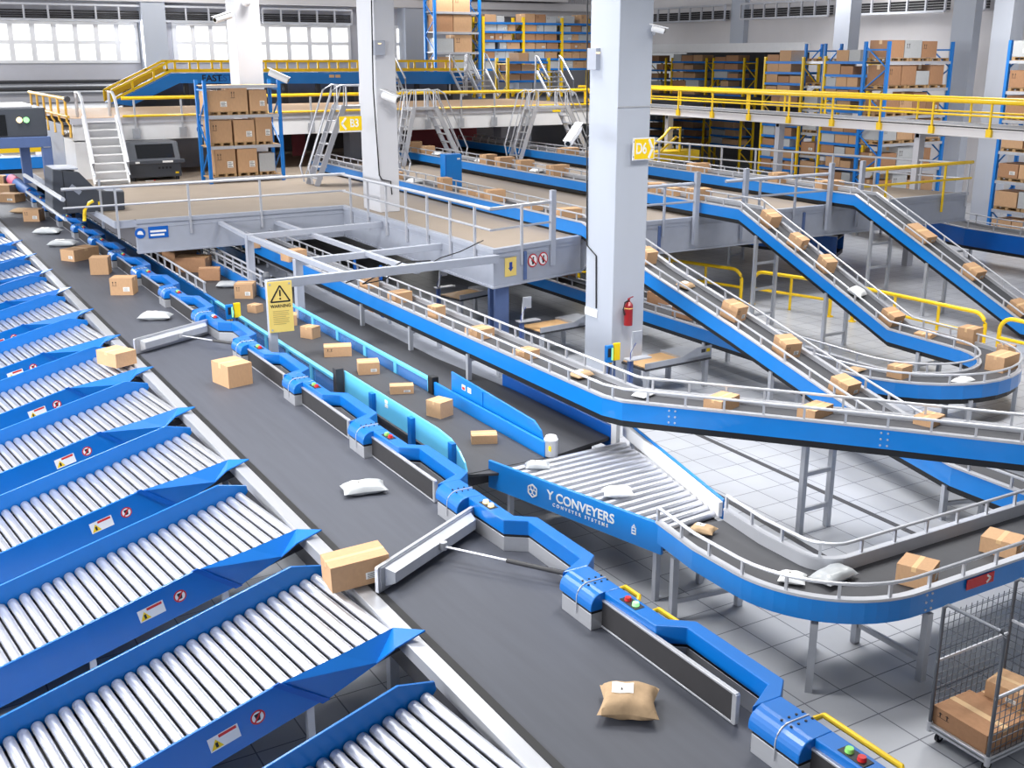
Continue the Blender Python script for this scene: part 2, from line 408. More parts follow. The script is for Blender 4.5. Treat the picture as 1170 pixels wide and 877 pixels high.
protoc = make_chute()
for i in range(12):
    o = protoc if i == 0 else copy_tree(protoc)
    o.location = (4.47, CY0 + (i - 1) * CH_P, 1.225)
    lb = ['blue steel roller chute crossing the bottom edge, closest to the camera', 'blue steel roller chute that the flung tan carton drops onto'][i] if i < 2 else 'blue sided steel roller chute, %s beyond the one taking the flung carton' % ORD[i - 2]
    tag(o, lb, 'roller chute', 'roller chutes along the main belt')
# ================================================================ cartons, mailers, bags
def make_carton(body, style):
    m = MB()
    m.box(-.5, .5, -.5, .5, 0, .985)
    m.box(-.5, .5, -.5, -.006, .985, 1); m.box(-.5, .5, .006, .5, .985, 1)
    o = m.build('carton', body, None)
    if style >= 1:
        m = MB(); m.box(-.502, .502, -.07, .07, 1.0, 1.003); m.box(-.503, -.5, -.07, .07, .78, 1.003); m.box(.5, .503, -.07, .07, .78, 1.003)
        c = m.build('packing_tape', tape, o)
    if style in (2, 4):
        m = MB(); m.box(.08, .36, -.504, -.5, .22, .48); m.m = 1
        for k in range(4): m.box(.11, .33 - .05 * (k % 2), -.506, -.504, .25 + k * .055, .27 + k * .055)
        m.build('shipping_label', [paper, ink], o)
    if style in (3, 4):
        m = MB()
        for k in range(2):
            x = -.36 + k * .13; m.box(x - .01, x + .01, -.503, -.5, .58, .74); m.prism([(x - .04, .74), (x + .04, .74), (x, .82)], .5, .503, Matrix.Rotation(pi / 2, 4, 'X'))
        m.box(-.41, -.19, -.503, -.5, .54, .56)
        m.build('arrow_marks', ink, o)
    return o
PROTO = {}
for nm, body in (('tan', card), ('brown', card2), ('grey', greybox)):
    for st in range(5): PROTO[(nm, st)] = [body, st, None]
def carton(p, L, W, H, rz, label, group=None, colour='tan', style=2, tilt=None):
    pr = PROTO[(colour, style)]
    if pr[2] is None: pr[2] = make_carton(pr[0], pr[1]); o = pr[2]
    else: o = copy_tree(pr[2])
    o.location = p; o.scale = (L, W, H); o.rotation_euler = (0, 0, rz) if tilt is None else (tilt[0], tilt[1], rz)
    return tag(o, label, 'carton', group)
def pillow(name, p, L, W, H, rz, m, label, cat, group=None, lab=True, flat=.35, tilt=(0, 0), corner=1.0):
    mb = MB(); n = 14; vs = []
    rnd = random.Random(hash((round(p[0], 2), round(p[1], 2))) % 9999)
    for s in (1, -1):
        for j in range(n + 1):
            for i in range(n + 1):
                x = -1 + 2 * i / n; y = -1 + 2 * j / n
                e = (1 - abs(x) ** 3.2) * (1 - abs(y) ** 3.2)
                pin = 1 - .09 * corner * (1 - abs(y)) * (abs(x) > .01) * abs(x) ** 4; piny = 1 - .09 * corner * (1 - abs(x)) * abs(y) ** 4
                wr = .05 * sin(7 * x + 3 * y + s) * cos(5 * y - 2 * x) * e
                z = e ** .55 * (.5 + .5 * .0) if s > 0 else -e ** .6 * flat
                vs.append((x * L / 2 * pin, y * W / 2 * piny, (z + wr) * H / (1 * .5 + flat) + H * flat / (.5 + flat)))
    fs = []; N1 = (n + 1) ** 2
    for s in range(2):
        for j in range(n):
            for i in range(n):
                a = s * N1 + j * (n + 1) + i; q = (a, a + 1, a + n + 2, a + n + 1); fs.append(q if s == 0 else q[::-1])
    mb.add(vs, fs)
    o = mb.build(name, m, None, smooth=True); o.location = p; o.rotation_euler = (tilt[0], tilt[1], rz)
    if lab:
        l = MB(); top = {}
        x0, x1, y0, y1 = int(n * .25), int(n * .62), int(n * .38), int(n * .78)
        vv = []; ff = []
        for j in range(y0, y1 + 1):
            for i in range(x0, x1 + 1): q = vs[j * (n + 1) + i]; vv.append((q[0], q[1], q[2] + .006))
        w = x1 - x0 + 1
        for j in range(y1 - y0):
            for i in range(w - 1): a = j * w + i; ff.append((a, a + 1, a + w + 1, a + w))
        l.add(vv, ff); lo = l.build('shipping_label', paper, None, smooth=True); lo.parent = o
        k = MB(); i0 = (x1 - x0) // 2 + x0; q = vs[((y0 + y1) // 2) * (n + 1) + i0]
        k.box(q[0] + .01 * L, q[0] + .1 * L, q[1] - .04 * W, q[1] + .05 * W, q[2] + .004, q[2] + .012); ko = k.build('print_mark', ink, None); ko.parent = lo
    return tag(o, label, cat, group)
def seg(px0, px1, z):          # world width under a pixel span at a level
    return (at(px0[0], px0[1], z) - at(px1[0], px1[1], z)).length
# ---------------------------------------------------------------- on the main belt
g = 'cartons on the main belt'
for (px, py, L, W, H, rz, st, lb) in [
    (266, 437, .52, .66, .44, 12, 1, 'large plain tan carton alone on the main belt right of the swung paddle'),
    (142.5, 335, .60, .50, .46, -28, 4, 'tan carton with a shipping label, nearest of the three behind the grey mailer'),
    (116, 312, .52, .50, .50, -22, 1, 'cube shaped tan carton, middle of three in a row on the main belt'),
    (92, 295.5, .60, 1.0, .36, -58, 2, 'long low tan carton, farthest of three in a row on the main belt'),
    (39.5, 252, .62, .55, .46, -30, 4, 'small tan carton with label beside a beige bag, far along the main belt'),
    (13, 230, .95, .7, .36, -45, 2, 'low tan carton at the left frame edge, in front of two others'),
    (6, 221, .9, .7, .42, -38, 1, 'tan carton at the left frame edge, partly behind a low carton'),
    (1, 212, .8, .7, .5, -38, 1, 'tan carton at the left frame edge, the farthest one')]:
    carton(at(px, py, ZB), L, W, H, R(rz), lb, g, 'tan', st)
carton(at(134, 415, ZB), .5, .66, .3, R(24), 'tan carton sliding off the belt onto a chute beside the farther swung paddle', g, 'tan', 1)
p = at(418, 668, ZB)
carton((4.60, 11.55, ZB + .06), .74, .40, .34, R(-4), 'tan carton flung off the belt by the nearer swung paddle', g, 'tan', 2, (R(3), R(-3)))
g = 'grey poly mailers on the main belt'
pillow('mailer', at(416, 562, ZB), .66, .40, .17, R(-12), poly, 'light grey poly mailer in the middle of the main belt before the open paddle', 'mailer', g)
pillow('mailer', at(178, 365, ZB), .80, .40, .2, R(-28), poly, 'light grey poly mailer on the belt behind the farther swung paddle', 'mailer', g)
pillow('mailer', at(72.5, 281, ZB), .95, .55, .22, R(-28), poly, 'light grey poly mailer nearest behind the long low carton', 'mailer', g)
pillow('mailer', at(55, 267, ZB), .95, .6, .22, R(-30), poly, 'light grey poly mailer close in front of the small labelled carton', 'mailer', g)
pillow('paper_bag', at(27, 243, ZB), .95, .6, .2, R(-30), kraft, 'flat beige paper bag beside the small labelled carton far along the belt', 'bag', lab=False)
pillow('kraft_bag', at(718, 812, ZB), .60, .54, .25, R(-38), kraft, 'crumpled brown kraft bag with a white label on the near main belt', 'bag', corner=2.2)

# ================================================================ generic railed conveyor
def arc(c, r, a0, a1, z, n=12):
    return [Vector((c[0] + r * cos(R(a0 + (a1 - a0) * k / n)), c[1] + r * sin(R(a0 + (a1 - a0) * k / n)), z)) for k in range(n + 1)]
def resample(path, step):
    out = []; acc = 0
    for a, b in zip(path, path[1:]):
        a = Vector(a); b = Vector(b); L = (b - a).length; d = step - acc if acc else 0
        while d <= L: out.append((a.lerp(b, d / L), (b - a).normalized())); d += step
        acc = L - (d - step)
    return out
def lateral(path, off, dz=0):
    path = [Vector(p) for p in path]; out = []
    for i, p in enumerate(path):
        a = (path[i] - path[i - 1]) if i > 0 else (path[1] - path[0]); b = (path[i + 1] - path[i]) if i < len(path) - 1 else a
        a = Vector((a.x, a.y, 0)).normalized(); b = Vector((b.x, b.y, 0)).normalized()
        na = Vector((a.y, -a.x, 0)); nb = Vector((b.y, -b.x, 0)); mm = (na + nb).normalized()
        out.append(p + mm * (off / max(.5, mm.dot(na))) + Vector((0, 0, dz)))
    return out
def conveyor(label, path, w, H=.38, pm=None, stands=(), floor=0, rails=True, group='railed parcel conveyors', railh=.22, step=.9, under=True, sides=(-1, 1), feet=False, bolts=(), bd=.06):
    # path: centre line at cap height
    pm = pm or bluec; path = [Vector(p) for p in path]
    t = thing('railed_conveyor', label, 'conveyor', (path[0].x, path[0].y, 0), 0, group)
    m = MB(); m.sweep(path, [(-w / 2 + .02, -bd - .06), (w / 2 - .02, -bd - .06), (w / 2 - .02, -bd), (-w / 2 + .02, -bd)]); m.build('belt', belt2, t)
    for s in (-1, 1):
        e = s * w / 2
        m = MB(); m.sweep(path, [(e, -H), (e + s * .05, -H), (e + s * .05, 0), (e, 0)][::s]); m.build('side_panel', pm, t)
        m = MB(); m.sweep(path, [(e - s * .03, 0), (e + s * .065, 0), (e + s * .065, .035), (e - s * .03, .035)][::s])
        m.sweep(path, [(e - s * .02, -bd - .02), (e, -bd - .02), (e, 0), (e - s * .02, 0)][::s])
        m.build('top_trim', rail, t)
        if rails and s in sides:
            m = MB(); tp = lateral(path, e + s * .02, railh); m.tube(tp, .024, 8)
            for (q, d) in resample(lateral(path, e + s * .02, 0), step): m.bar(q + Vector((0, 0, .02)), q + Vector((0, 0, railh)), .036, .036, d)
            m.build('guard_rail', rail, t, smooth=True)
    if under:
        m = MB(); m.sweep(path, [(-w / 2, -H - .12), (w / 2, -H - .12), (w / 2, -H + .01), (-w / 2, -H + .01)]); m.build('return_guard', black, t)
    for sd in stands:
        i, fr = sd; a = path[i]; b = path[i + 1]; c = a.lerp(b, fr); d = (b - a); d.z = 0; d.normalize(); n = Vector((d.y, -d.x, 0)); top = c.z - H - .05
        m = MB(); L_ = c - n * (w / 2 - .0); R_ = c + n * (w / 2 - .0)
        for q in (L_, R_): m.bar((q.x, q.y, floor), (q.x, q.y, top), .09, .09, d)
        hs = [floor + .28] if top - floor < 1.3 else [floor + .35 + k * .75 for k in range(int((top - floor - .2) / .75))] + [top - .12]
        if top - floor < .6: hs = [top - .1]
        for h in hs: m.bar((L_.x, L_.y, h), (R_.x, R_.y, h), .05, .07)
        m.build('support_frame', galv if not feet else dark, t)
    for (i, fr, s) in bolts:
        a = path[i]; b = path[i + 1]; c = a.lerp(b, fr); d = (b - a).normalized(); n = Vector((d.y, -d.x, 0)).normalized()
        for ii in (-1, 1):
            for k in (-1, 0, 1):
                m = MB(); q = c + n * (s * (w / 2 + .05)) + d * (ii * .05) + Vector((0, 0, -H / 2 + k * .1)); m.cyl(q, q + n * (s * .012), .016, 8); m.build('rivet', rail, t)
    return t
def offpath(edge, w):          # centre line from the path of its left edge
    return lateral(edge, w / 2)
V = Vector
# --- M: elevated conveyor from under the platform, bending to the right
wM = .72
edge = [V((10.2, 34, 2.05)), V((10.2, 14.35, 2.05)), V((10.33, 13.95, 2.05)), V((10.62, 13.6, 2.05)), V((13.0, 10.75, 2.05)), V((14.25, 9.2, 2.05)), V((17.5, 5.2, 2.05))]
pM = lateral(edge, -wM / 2 - .05)
if pM[0].x < edge[0].x: pM = lateral(edge, wM / 2 + .05)
pM = pM[::1]
conveyor('bright blue elevated conveyor running from under the platform then bending right in mid picture', pM, wM, .31, bluec, stands=[(0, .48), (0, .62), (0, .76)], bolts=[(3, .1, -1), (3, .98, -1), (3, .1, 1), (3, .98, 1)], step=.62)
mc = [o for o in bpy.data.objects if o.get('label', '').startswith('bright blue elevated')][0]
m = MB()
for x in (12.5, 13.12): m.box(x - .045, x + .045, 11.9, 11.99, 0, 1.66)
for z in (.4, 1.02, 1.56): m.box(12.5, 13.12, 11.92, 11.97, z - .035, z + .035)
m.build('support_frame', galv, mc)
# --- K: low curved conveyor in front
wK = 1.08
pK = [V((9.50, 11.1, 1.28)), V((9.38, 10.2, 1.28))] + arc((10.36, 9.44), .98, 180, 270, 1.28, 16) + [V((11.2, 8.455, 1.28)), V((12.3, 8.45, 1.28)), V((16, 8.44, 1.28))]
kc = conveyor('low blue curved conveyor in front with a red arrow sign on its side', pK, wK, .29, bluec, stands=[(0, .5), (9, .2), (18, .3)], bolts=[(18, .2, 1)], step=.62, under=False, bd=.15)
# red arrow sign on K
pa = at(1100, 674, 1.1); pb = at(1139, 659, 1.1)
ys = 7.845; 
M4 = frame_from((aty(1120, 663, ys)), (1, 0, 0), (0, 0, 1))
m = MB(); m.box(-.26, .26, -.07, .07, 0, .006, M4); m.m = 1
for s in (-1, 1): m.bar(M4 @ V((.12, .05 * s, .008)), M4 @ V((.19, 0, .008)), .028, .006, (0, -1, 0))
m.build('arrow_sign', [red, paper], kc)
# --- I1: incline from the first platform conveyor, passing below M
w1 = .78
e1 = [V((16.9, 45.5, 3.22)), V((16.55, 24.4, 3.22)), V((16.45, 21.4, 2.42)), V((16.15, 17.9, 1.78)), V((15.95, 14.9, 1.14)), V((15.5, 13.2, 1.0)), V((14.9, 11.0, 1.0)), V((14.8, 7, 1.0))]
def right_of(e, w):
    p = lateral(e, w / 2 + .05)
    return p if p[0].x > e[0].x else lateral(e, -w / 2 - .05)
p1 = right_of(e1, w1)
conveyor('blue conveyor whose incline comes down behind the grey pillar with the yellow right arrow sign', p1, w1, .33, bluec, stands=[(3, .45), (5, .95), (6, .35)], step=.8)
# --- I2 with its U-turn
w2 = .8
c2 = [V((22.4, 51, 3.3)), V((22.05, 23.9, 3.3)), V((22.0, 18.2, .98)), V((22.0, 16.3, .95))] + arc((20.1, 16.3), 1.9, 0, -180, .95, 16)[1:] + [V((18.2, 19, .95)), V((18.2, 33, .95))]
conveyor('blue conveyor sloping down off the platform into a U shaped loop', c2, w2, .30, bluec, stands=[(1, .13), (1, .62), (2, .5), (8, .5), (12, .5), (20, .12), (20, .45)], step=.8)
# --- I3
w3 = .9
c3 = [V((27.9, 52, 3.3)), V((27.5, 24.6, 3.3)), V((27.5, 18.3, .5 + .0)), V((27.5, 17, .5))]
conveyor('blue conveyor sloping down off the platform to the right frame edge', c3, w3, .33, bluec, stands=[(1, .12), (1, .47)], step=.8)
# feet of the three conveyors on the platform
for (nm, x, k, ys_) in (('first', 16.85, 0, (24.8, 26.4, 28.2, 30, 32, 34.5)), ('second', 22.2, 1, (25.6, 27.6, 29.6, 31.6, 34, 37)), ('third', 27.6, 2, (26, 28.5, 31, 34, 37))):
    par = [o for o in bpy.data.objects if o.name.startswith('railed_conveyor') and o.get('label', '').startswith(('blue conveyor whose', 'blue conveyor sloping down off the platform into', 'blue conveyor sloping down off the platform to')[k])][0]
    for y in ys_:
        m = MB(); a = x - .02; b = x + .72
        for (q, r_) in (((a, y, ZP + .02), (b, y, ZP + .02)), ((a, y, ZP + .02), (a, y, ZP + .1)), ((b, y, ZP + .02), (b, y, ZP + .1))): m.bar(q, r_, .05, .05)
        m.build('foot_frame', dark, par)
# ================================================================ two side by side belts at the roller table
ZC = 1.15
t = thing('belt_conveyor', 'dark belt conveyor between light blue panels carrying cartons past the warning post', 'conveyor', (8.4, 30, 0))
m = MB(); m.prism([(7.68, 14.45), (9.15, 14.45), (9.15, 48), (7.68, 48)], ZC - .06, ZC); m.prism([(7.68, 14.45), (9.15, 14.45), (9.9, 14.2), (8.3, 14.2)], ZC - .05, ZC - .01); m.build('belt', belt2, t)
m = MB(); m.box(7.72, 9.1, 14.6, 48, .86, ZC - .05); m.build('underframe', dark, t)
for y in (17, 22, 28, 36):
    for x in (7.72, 9.1): m = MB(); m.box(x - .04, x + .04, y - .04, y + .04, 0, .86); m.build('leg', galv, t)
# left fence: blue rail coloured as strongly lit over tinted panels, 19.5..28
m = MB(); m.box(7.58, 7.68, 19.5, 28, 1.36, 1.42); m.build('top_rail', cyan, t, bevel=.006)
m = MB(); m.box(7.60, 7.66, 19.5, 48, .82, .9); m.build('bottom_rail', blue, t)
y = 19.55
while y < 28.3:
    m = MB(); m.box(7.585, 7.66, y, y + .14, .86, 1.37); m.build('fence_post', cyan, t)
    if y + 1.5 < 28.4: m = MB(); m.box(7.615, 7.635, y + .14, y + 1.45, .9, 1.36); m.build('tinted_panel', tint, t)
    y += 1.45
m = MB(); m.box(7.6, 7.68, 28, 48, .92, 1.42); m.build('side_panel', bluec, t)
# right low wall
m = MB(); m.box(9.17, 9.25, 18.6, 28.6, 1.36, 1.42); m.build('top_rail', cyan, t, bevel=.006)
y = 18.7
while y < 28:
    m = MB(); m.box(9.17, 9.24, y, y + .14, .9, 1.37); m.build('fence_post', cyan, t)
    m = MB(); m.box(9.2, 9.215, y + .14, y + 1.6, .95, 1.36); m.build('tinted_panel', tint, t); y += 1.6
m = MB(); m.box(9.17, 9.22, 14.5, 18.6, .95, 1.4); m.build('side_panel', bluec, t, bevel=.01)
m = MB(); m.box(9.17, 9.25, 28.6, 48, .95, 1.42); m.build('side_panel', bluec, t)
m = MB(); m.box(9.13, 9.28, 18.55, 18.75, 1.05, 1.5); m.build('sensor_block', black, t, bevel=.02)
for x in (7.64, 9.2):
    m = MB(); m.tube([(x, 29, 1.72), (x, 48, 1.72)], .03, 8)
    for k in range(20): m.bar((x, 29.1 + k * .85, 1.4), (x, 29.1 + k * .85, 1.72), .05, .05)
    m.tube([(x, 29, 1.46), (x, 48, 1.46)], .025, 6)
    m.build('guard_rail', rail, t, smooth=True)
# upright light blue guard in front of it
t = thing('belt_guard', 'tall light blue upright guard panel with rounded end, left of the sorted cartons', 'guard panel', (7.65, 17, 0))
pl = [(14.35, 1.22), (19.35, 1.22), (19.35, 1.66)] + [(15.35 + .0, 1.66), (14.9, 1.62), (14.6, 1.5), (14.42, 1.36)]
m = MB(); n = len(pl); m.add([(7.63, p[0], p[1]) for p in pl] + [(7.665, p[0], p[1]) for p in pl], [tuple(range(n)), tuple(range(n, 2 * n))[::-1]] + [(k, n + k, n + (k + 1) % n, (k + 1) % n) for k in range(n)])
m.build('panel', cyan, t, bevel=.01)
for y in (17.9, 16.25, 14.75):
    m = MB(); m.box(7.55, 7.63, y - .07, y + .07, .0, 1.6); m.build('post', blue, t)
m = MB()
for k in range(2): m.box(7.625, 7.63, 17.3, 17.42, 1.46 + k * .08, 1.52 + k * .08)
m.build('notice_stickers', paper, t)
m = MB(); m.box(7.45, 7.61, 19.3, 19.46, 0, 1.72); tag(m.build('steel_post', dark, None), 'dark square steel post at the end of the tall light blue guard', 'post')
# outer wide belt (right), with its divider
t = thing('belt_conveyor', 'wide dark belt conveyor running under the steel gantry left of the raised conveyor', 'conveyor', (9.9, 30, 0))
m = MB(); m.prism([(9.32, 14.45), (10.66, 14.75), (10.66, 18), (10.42, 21), (10.42, 48), (9.32, 48)], ZC - .06, ZC); m.build('belt', belt2, t)
m = MB(); m.box(9.36, 10.4, 14.9, 48, .86, ZC - .05); m.build('underframe', dark, t)
m = MB(); m.prism([(10.42, 21), (10.66, 18), (11.1, 18), (11.1, 34), (10.42, 34)], ZC - .1, ZC - .04); m.build('side_plate', greyp, t)
m = MB(); m.box(10.68, 10.73, 14.7, 18.5, .95, 1.36); m.build('side_panel', blued, t, bevel=.01)
m = MB(); m.box(10.66, 10.74, 14.55, 14.7, 0, 1.62); m.build('end_post', white, t)
m = MB(); m.box(10.44, 10.5, 34, 48, .95, 1.4); m.build('side_panel', bluec, t)
for x in (9.45, 10.5):
    m = MB(); m.tube([(x, 29, 1.72), (x, 48, 1.72)], .03, 8)
    for k in range(20): m.bar((x, 29.1 + k * .85, 1.3), (x, 29.1 + k * .85, 1.72), .05, .05)
    m.tube([(x, 29, 1.46), (x, 48, 1.46)], .025, 6)
    m.build('guard_rail', rail, t, smooth=True)
for y in (17, 22, 28, 36):
    for x in (9.4, 10.35): m = MB(); m.box(x - .04, x + .04, y - .04, y + .04, 0, .86); m.build('leg', galv, t)
t = thing('divider_panel', 'raised blue divider panel between two belts, ending at a grey motor', 'divider panel', (9.35, 16, 0))
pl = [(14.62, 1.16), (18.0, 1.16), (18.0, 1.74), (15.0, 1.62), (14.78, 1.5)]
m = MB(); n = len(pl); m.add([(9.27, p[0], p[1]) for p in pl] + [(9.3, p[0], p[1]) for p in pl], [tuple(range(n)), tuple(range(n, 2 * n))[::-1]] + [(k, n + k, n + (k + 1) % n, (k + 1) % n) for k in range(n)])
m.build('panel', bluec, t, bevel=.008)
m = MB(); m.box(9.255, 9.268, 16.75, 16.83, 1.16, 1.66); m.build('stiffener', bluec, t)
m = MB()
for k in range(2): m.box(9.262, 9.268, 17.2 + k * .22, 17.34 + k * .22, 1.5, 1.6)
m.m = 1; m.box(9.26, 9.262, 17.44, 17.54, 1.51, 1.56)
m.build('warning_sticker', [paper, red], t)
t = thing('drum_motor', 'grey cylindrical motor with a white cap at the end of the blue divider', 'motor', (9.32, 14.62, ZC))
m = MB(); m.cyl((9.3, 14.5, ZC), (9.3, 14.5, ZC + .28), .115, 20); m.build('housing', galv, t, smooth=True)
m = MB(); m.cyl((9.3, 14.5, ZC + .28), (9.3, 14.5, ZC + .34), .12, 20, .09); m.build('cap', white, t, smooth=True)
m = MB(); m.box(9.2, 9.215, 14.36, 14.42, ZC + .12, ZC + .2); m.build('warning_sticker', syel, t)
# ---------------------------------------------------------------- roller table with the name board
t = thing('roller_table', 'fan shaped roller table feeding the curved conveyor', 'roller table', (9.5, 12.8, 0))
A0, A1 = V((8.22, 14.35, 0)), V((8.98, 11.1, 0)); B0, B1 = V((10.72, 14.45, 0)), V((10.02, 11.2, 0))
rn = 17
for k in range(rn):
    f_ = (k + .5) / rn; a = A0.lerp(A1, f_); b = B0.lerp(B1, f_); a.z = b.z = ZC - .03
    m = MB(); m.cyl(a, b, .062, 16); m.build('roller', steel, t, smooth=True)
m = MB(); m.prism([(8.22, 14.4), (8.98, 11.05), (10.02, 11.15), (10.72, 14.5)], ZC - .26, ZC - .08); m.build('bed', dark, t)
for q in ((8.35, 14.2), (9.05, 11.3), (9.95, 11.4), (10.6, 14.2)):
    m = MB(); m.box(q[0] - .04, q[0] + .04, q[1] - .04, q[1] + .04, 0, ZC - .2); m.build('leg', galv, t)
t = thing('side_guard', 'white faced side guard with a blue back along the roller table', 'side guard', (10.5, 13, 0))
a = V((10.98, 14.75, ZC - .02)); b = V((10.06, 11.15, ZC - .02)); d = (b - a).normalized(); n_ = V((-d.y, d.x, 0)); n_ = n_ if n_.x > 0 else -n_
m = MB(); m.bar(a + V((0, 0, .11)), b + V((0, 0, .11)), .07, .24); m.build('face_bar', white, t, bevel=.015)
m = MB(); m.bar(a + n_ * .055 + V((0, 0, .1)), b + n_ * .055 - d * .02 + V((0, 0, .1)), .03, .32); m.build('back_plate', bluec, t, bevel=.01)
for f_ in (.1, .9):
    q = a.lerp(b, f_); m = MB(); m.box(q.x - .03, q.x + .03, q.y - .03, q.y + .03, 0, ZC); m.build('leg', galv, t)
t = thing('name_board', 'long blue side board lettered Y CONVEYERS', 'side board', (8.5, 12.8, 0))
a = V((8.13, 14.5, 0)); b = V((8.95, 11.06, 0)); d = (b - a).normalized(); nn = V((-d.y, d.x, 0)); nn = nn if nn.x < 0 else -nn
pts = [a, b]
m = MB(); m.bar(a + V((0, 0, 1.06)), b + V((0, 0, 1.06)), .05, .46); m.build('board', bluec, t, bevel=.008)
def onb(f_, h): return a.lerp(b, f_) + V((0, 0, 1.06 + h)) + nn * .028
L_ = (b - a).length
textpart('lettering', 'Y CONVEYERS', .205, paper, t, frame_from(onb(.565, .03), d, (0, 0, 1)), .003, 1.02)
textpart('lettering', 'CONVEYER SYSTEMS', .075, paper, t, frame_from(onb(.565, -.1), d, (0, 0, 1)), .003, 1.0, 1.75)
Mh = frame_from(onb(.285, .0), d, (0, 0, 1))
m = MB()
hx = [(.105 * cos(pi / 2 + k * pi / 3), .105 * sin(pi / 2 + k * pi / 3)) for k in range(6)]
for k in range(6): m.bar(Mh @ V((*hx[k], .003)), Mh @ V((*hx[(k + 1) % 6], .003)), .02, .006, nn)
for k in range(3):
    q = (.05 * cos(pi / 2 + k * 2 * pi / 3), .05 * sin(pi / 2 + k * 2 * pi / 3)); h2 = [(q[0] + .042 * cos(pi / 2 + j * pi / 3), q[1] + .042 * sin(pi / 2 + j * pi / 3)) for j in range(6)]
    for j in range(6): m.bar(Mh @ V((*h2[j], .003)), Mh @ V((*h2[(j + 1) % 6], .003)), .012, .006, nn)
m.build('emblem', paper, t)
Mi = frame_from(onb(.86, -.0), d, (0, 0, 1)); m = MB()
m.box(-.04, .04, -.07, .04, 0, .004, Mi); m.box(-.025, .025, .05, .062, 0, .004, Mi); m.box(-.008, .008, .062, .085, 0, .004, Mi)
m.m = 1
for k in range(2): m.box(-.024, .024, -.045 + k * .045, -.02 + k * .045, .004, .006, Mi)
m.build('small_pictogram', [paper, bluec], t)
# ================================================================ goods on the other conveyors
g = 'cartons on the belt past the warning post'
for (px, py, L, W, H, rz, st, lb) in [
    (502.5, 474, .34, .36, .30, 20, 1, 'cube shaped tan carton at the bottom, nearest but one before the roller table'),
    (553, 504, .44, .28, .15, -25, 1, 'flat tan carton closest to the roller table on the light blue sided belt'),
    (459, 448, .46, .24, .16, -22, 2, 'small flat tan carton behind the tall light blue guard panel'),
    (421, 425, .44, .38, .25, -18, 2, 'tan carton right beside the black sensor block on the low blue wall'),
    (386, 405, .60, .36, .22, -20, 3, 'long tan carton with tape at one end, behind the dark steel post'),
    (355, 385, .30, .36, .27, 28, 1, 'small cube carton between the second gantry post and the long taped carton'),
    (325, 370, .62, .44, .25, -20, 2, 'tan carton partly hidden behind the yellow warning sign'),
    (292, 356, .28, .3, .2, 30, 1, 'little tan carton just left of the yellow warning sign'),
    (281, 339, .5, .5, .40, -30, 4, 'tan carton with a label at the foot of the first gantry post')]:
    carton(at(px, py, ZC), L, W, H, R(rz), lb, g, 'tan', st)
g = 'cartons heaped under the platform'
for (px, py, L, W, H, rz, lb) in [
    (240, 319, .6, .5, .35, -20, 'brown carton at the front of the heap under the platform edge'),
    (222, 309, .95, .6, .45, -35, 'big brown carton second in the heap under the platform edge'),
    (208, 298, 1.0, .7, .5, 20, 'big brown carton third in the heap under the platform edge'),
    (196, 290, 1.0, .7, .42, -20, 'brown carton at the back of the heap under the platform edge')]:
    carton(at(px, py, ZC), L, W, H, R(rz), lb, g, 'brown', 1, (R(random.uniform(-6, 6)), R(random.uniform(0, 9))))
pillow('mailer', at(260, 328, ZC), .62, .36, .18, R(-25), poly, 'grey poly mailer on the light blue sided belt behind the first gantry post', 'mailer', 'grey mailers on the merging belts', lab=False)
pillow('mailer', at(614, 535, ZC), .40, .26, .12, R(-30), poly, 'grey poly mailer at the left entry of the roller table', 'mailer', 'grey mailers on the merging belts')
pillow('mailer', at(706, 566, ZC + .03), .46, .3, .14, R(-25), polyw, 'white poly mailer in the middle of the roller table', 'mailer')
pillow('kraft_bag', at(803, 608, ZC), .36, .26, .11, R(-60), kraft, 'small tan kraft bag where the roller table meets the curved conveyor', 'bag', corner=1.8)
g = 'cartons on the raised conveyor'
for (px, py, L, W, H, rz, st, cl, lb) in [
    (422, 328, .34, .34, .26, 10, 1, 'tan', 'small tan carton on the raised conveyor just beside the gantry beam'),
    (457, 344, .46, .36, .24, 8, 1, 'tan', 'tan carton on the raised conveyor, second beyond the cube shaped one'),
    (499, 362, .28, .28, .26, 15, 1, 'tan', 'small cube carton on the raised conveyor below the first work bench'),
    (548, 385, .46, .40, .20, 10, 2, 'tan', 'tan carton on the raised conveyor in front of the blue corner post'),
    (601, 408, .40, .34, .16, 10, 1, 'tan', 'flat tan carton on the raised conveyor below the middle work bench'),
    (824, 466, .56, .34, .20, 18, 1, 'tan', 'tan carton on the raised conveyor just after its bend'),
    (931, 474, .56, .32, .16, 14, 1, 'tan', 'low tan carton on the raised conveyor above its tall support frame'),
    (1061, 483, .42, .32, .13, 14, 2, 'tan', 'low tan carton on the raised conveyor, nearest the right frame edge'),
    (130, 284, .5, .4, .3, 10, 0, 'brown', 'brown carton far back on the raised conveyor under the platform'),
    (311, 285, .44, .4, .26, 10, 0, 'tan', 'tan carton on the raised conveyor just behind the first gantry beam'),
    (330, 296, .44, .4, .26, 12, 1, 'tan', 'tan carton on the raised conveyor between the first two gantry beams')][0:8] + [
    (293, 282, .5, .42, .3, 10, 0, 'tan', 'tan carton on the raised conveyor under the platform edge'),
    (336, 297, .6, .42, .3, 12, 1, 'tan', 'tan carton on the raised conveyor between the first two gantry beams')]:
    carton(at(px, py, 1.99), L, W, H, R(rz), lb, g, cl, st)
pillow('mailer', at(735, 453, 1.99), .36, .26, .1, R(20), polyw, 'white poly mailer at the bend of the raised conveyor', 'mailer', lab=False)
pillow('kraft_bag', at(664, 431, 1.99), .40, .3, .13, R(10), kraft, 'tan kraft bag on the raised conveyor before its bend', 'bag')
g = 'cartons on the curved conveyor'
carton(at(1047, 664, 1.135), .40, .42, .27, R(24), 'tan carton with label on the curve of the low front conveyor', g, 'tan', 4)
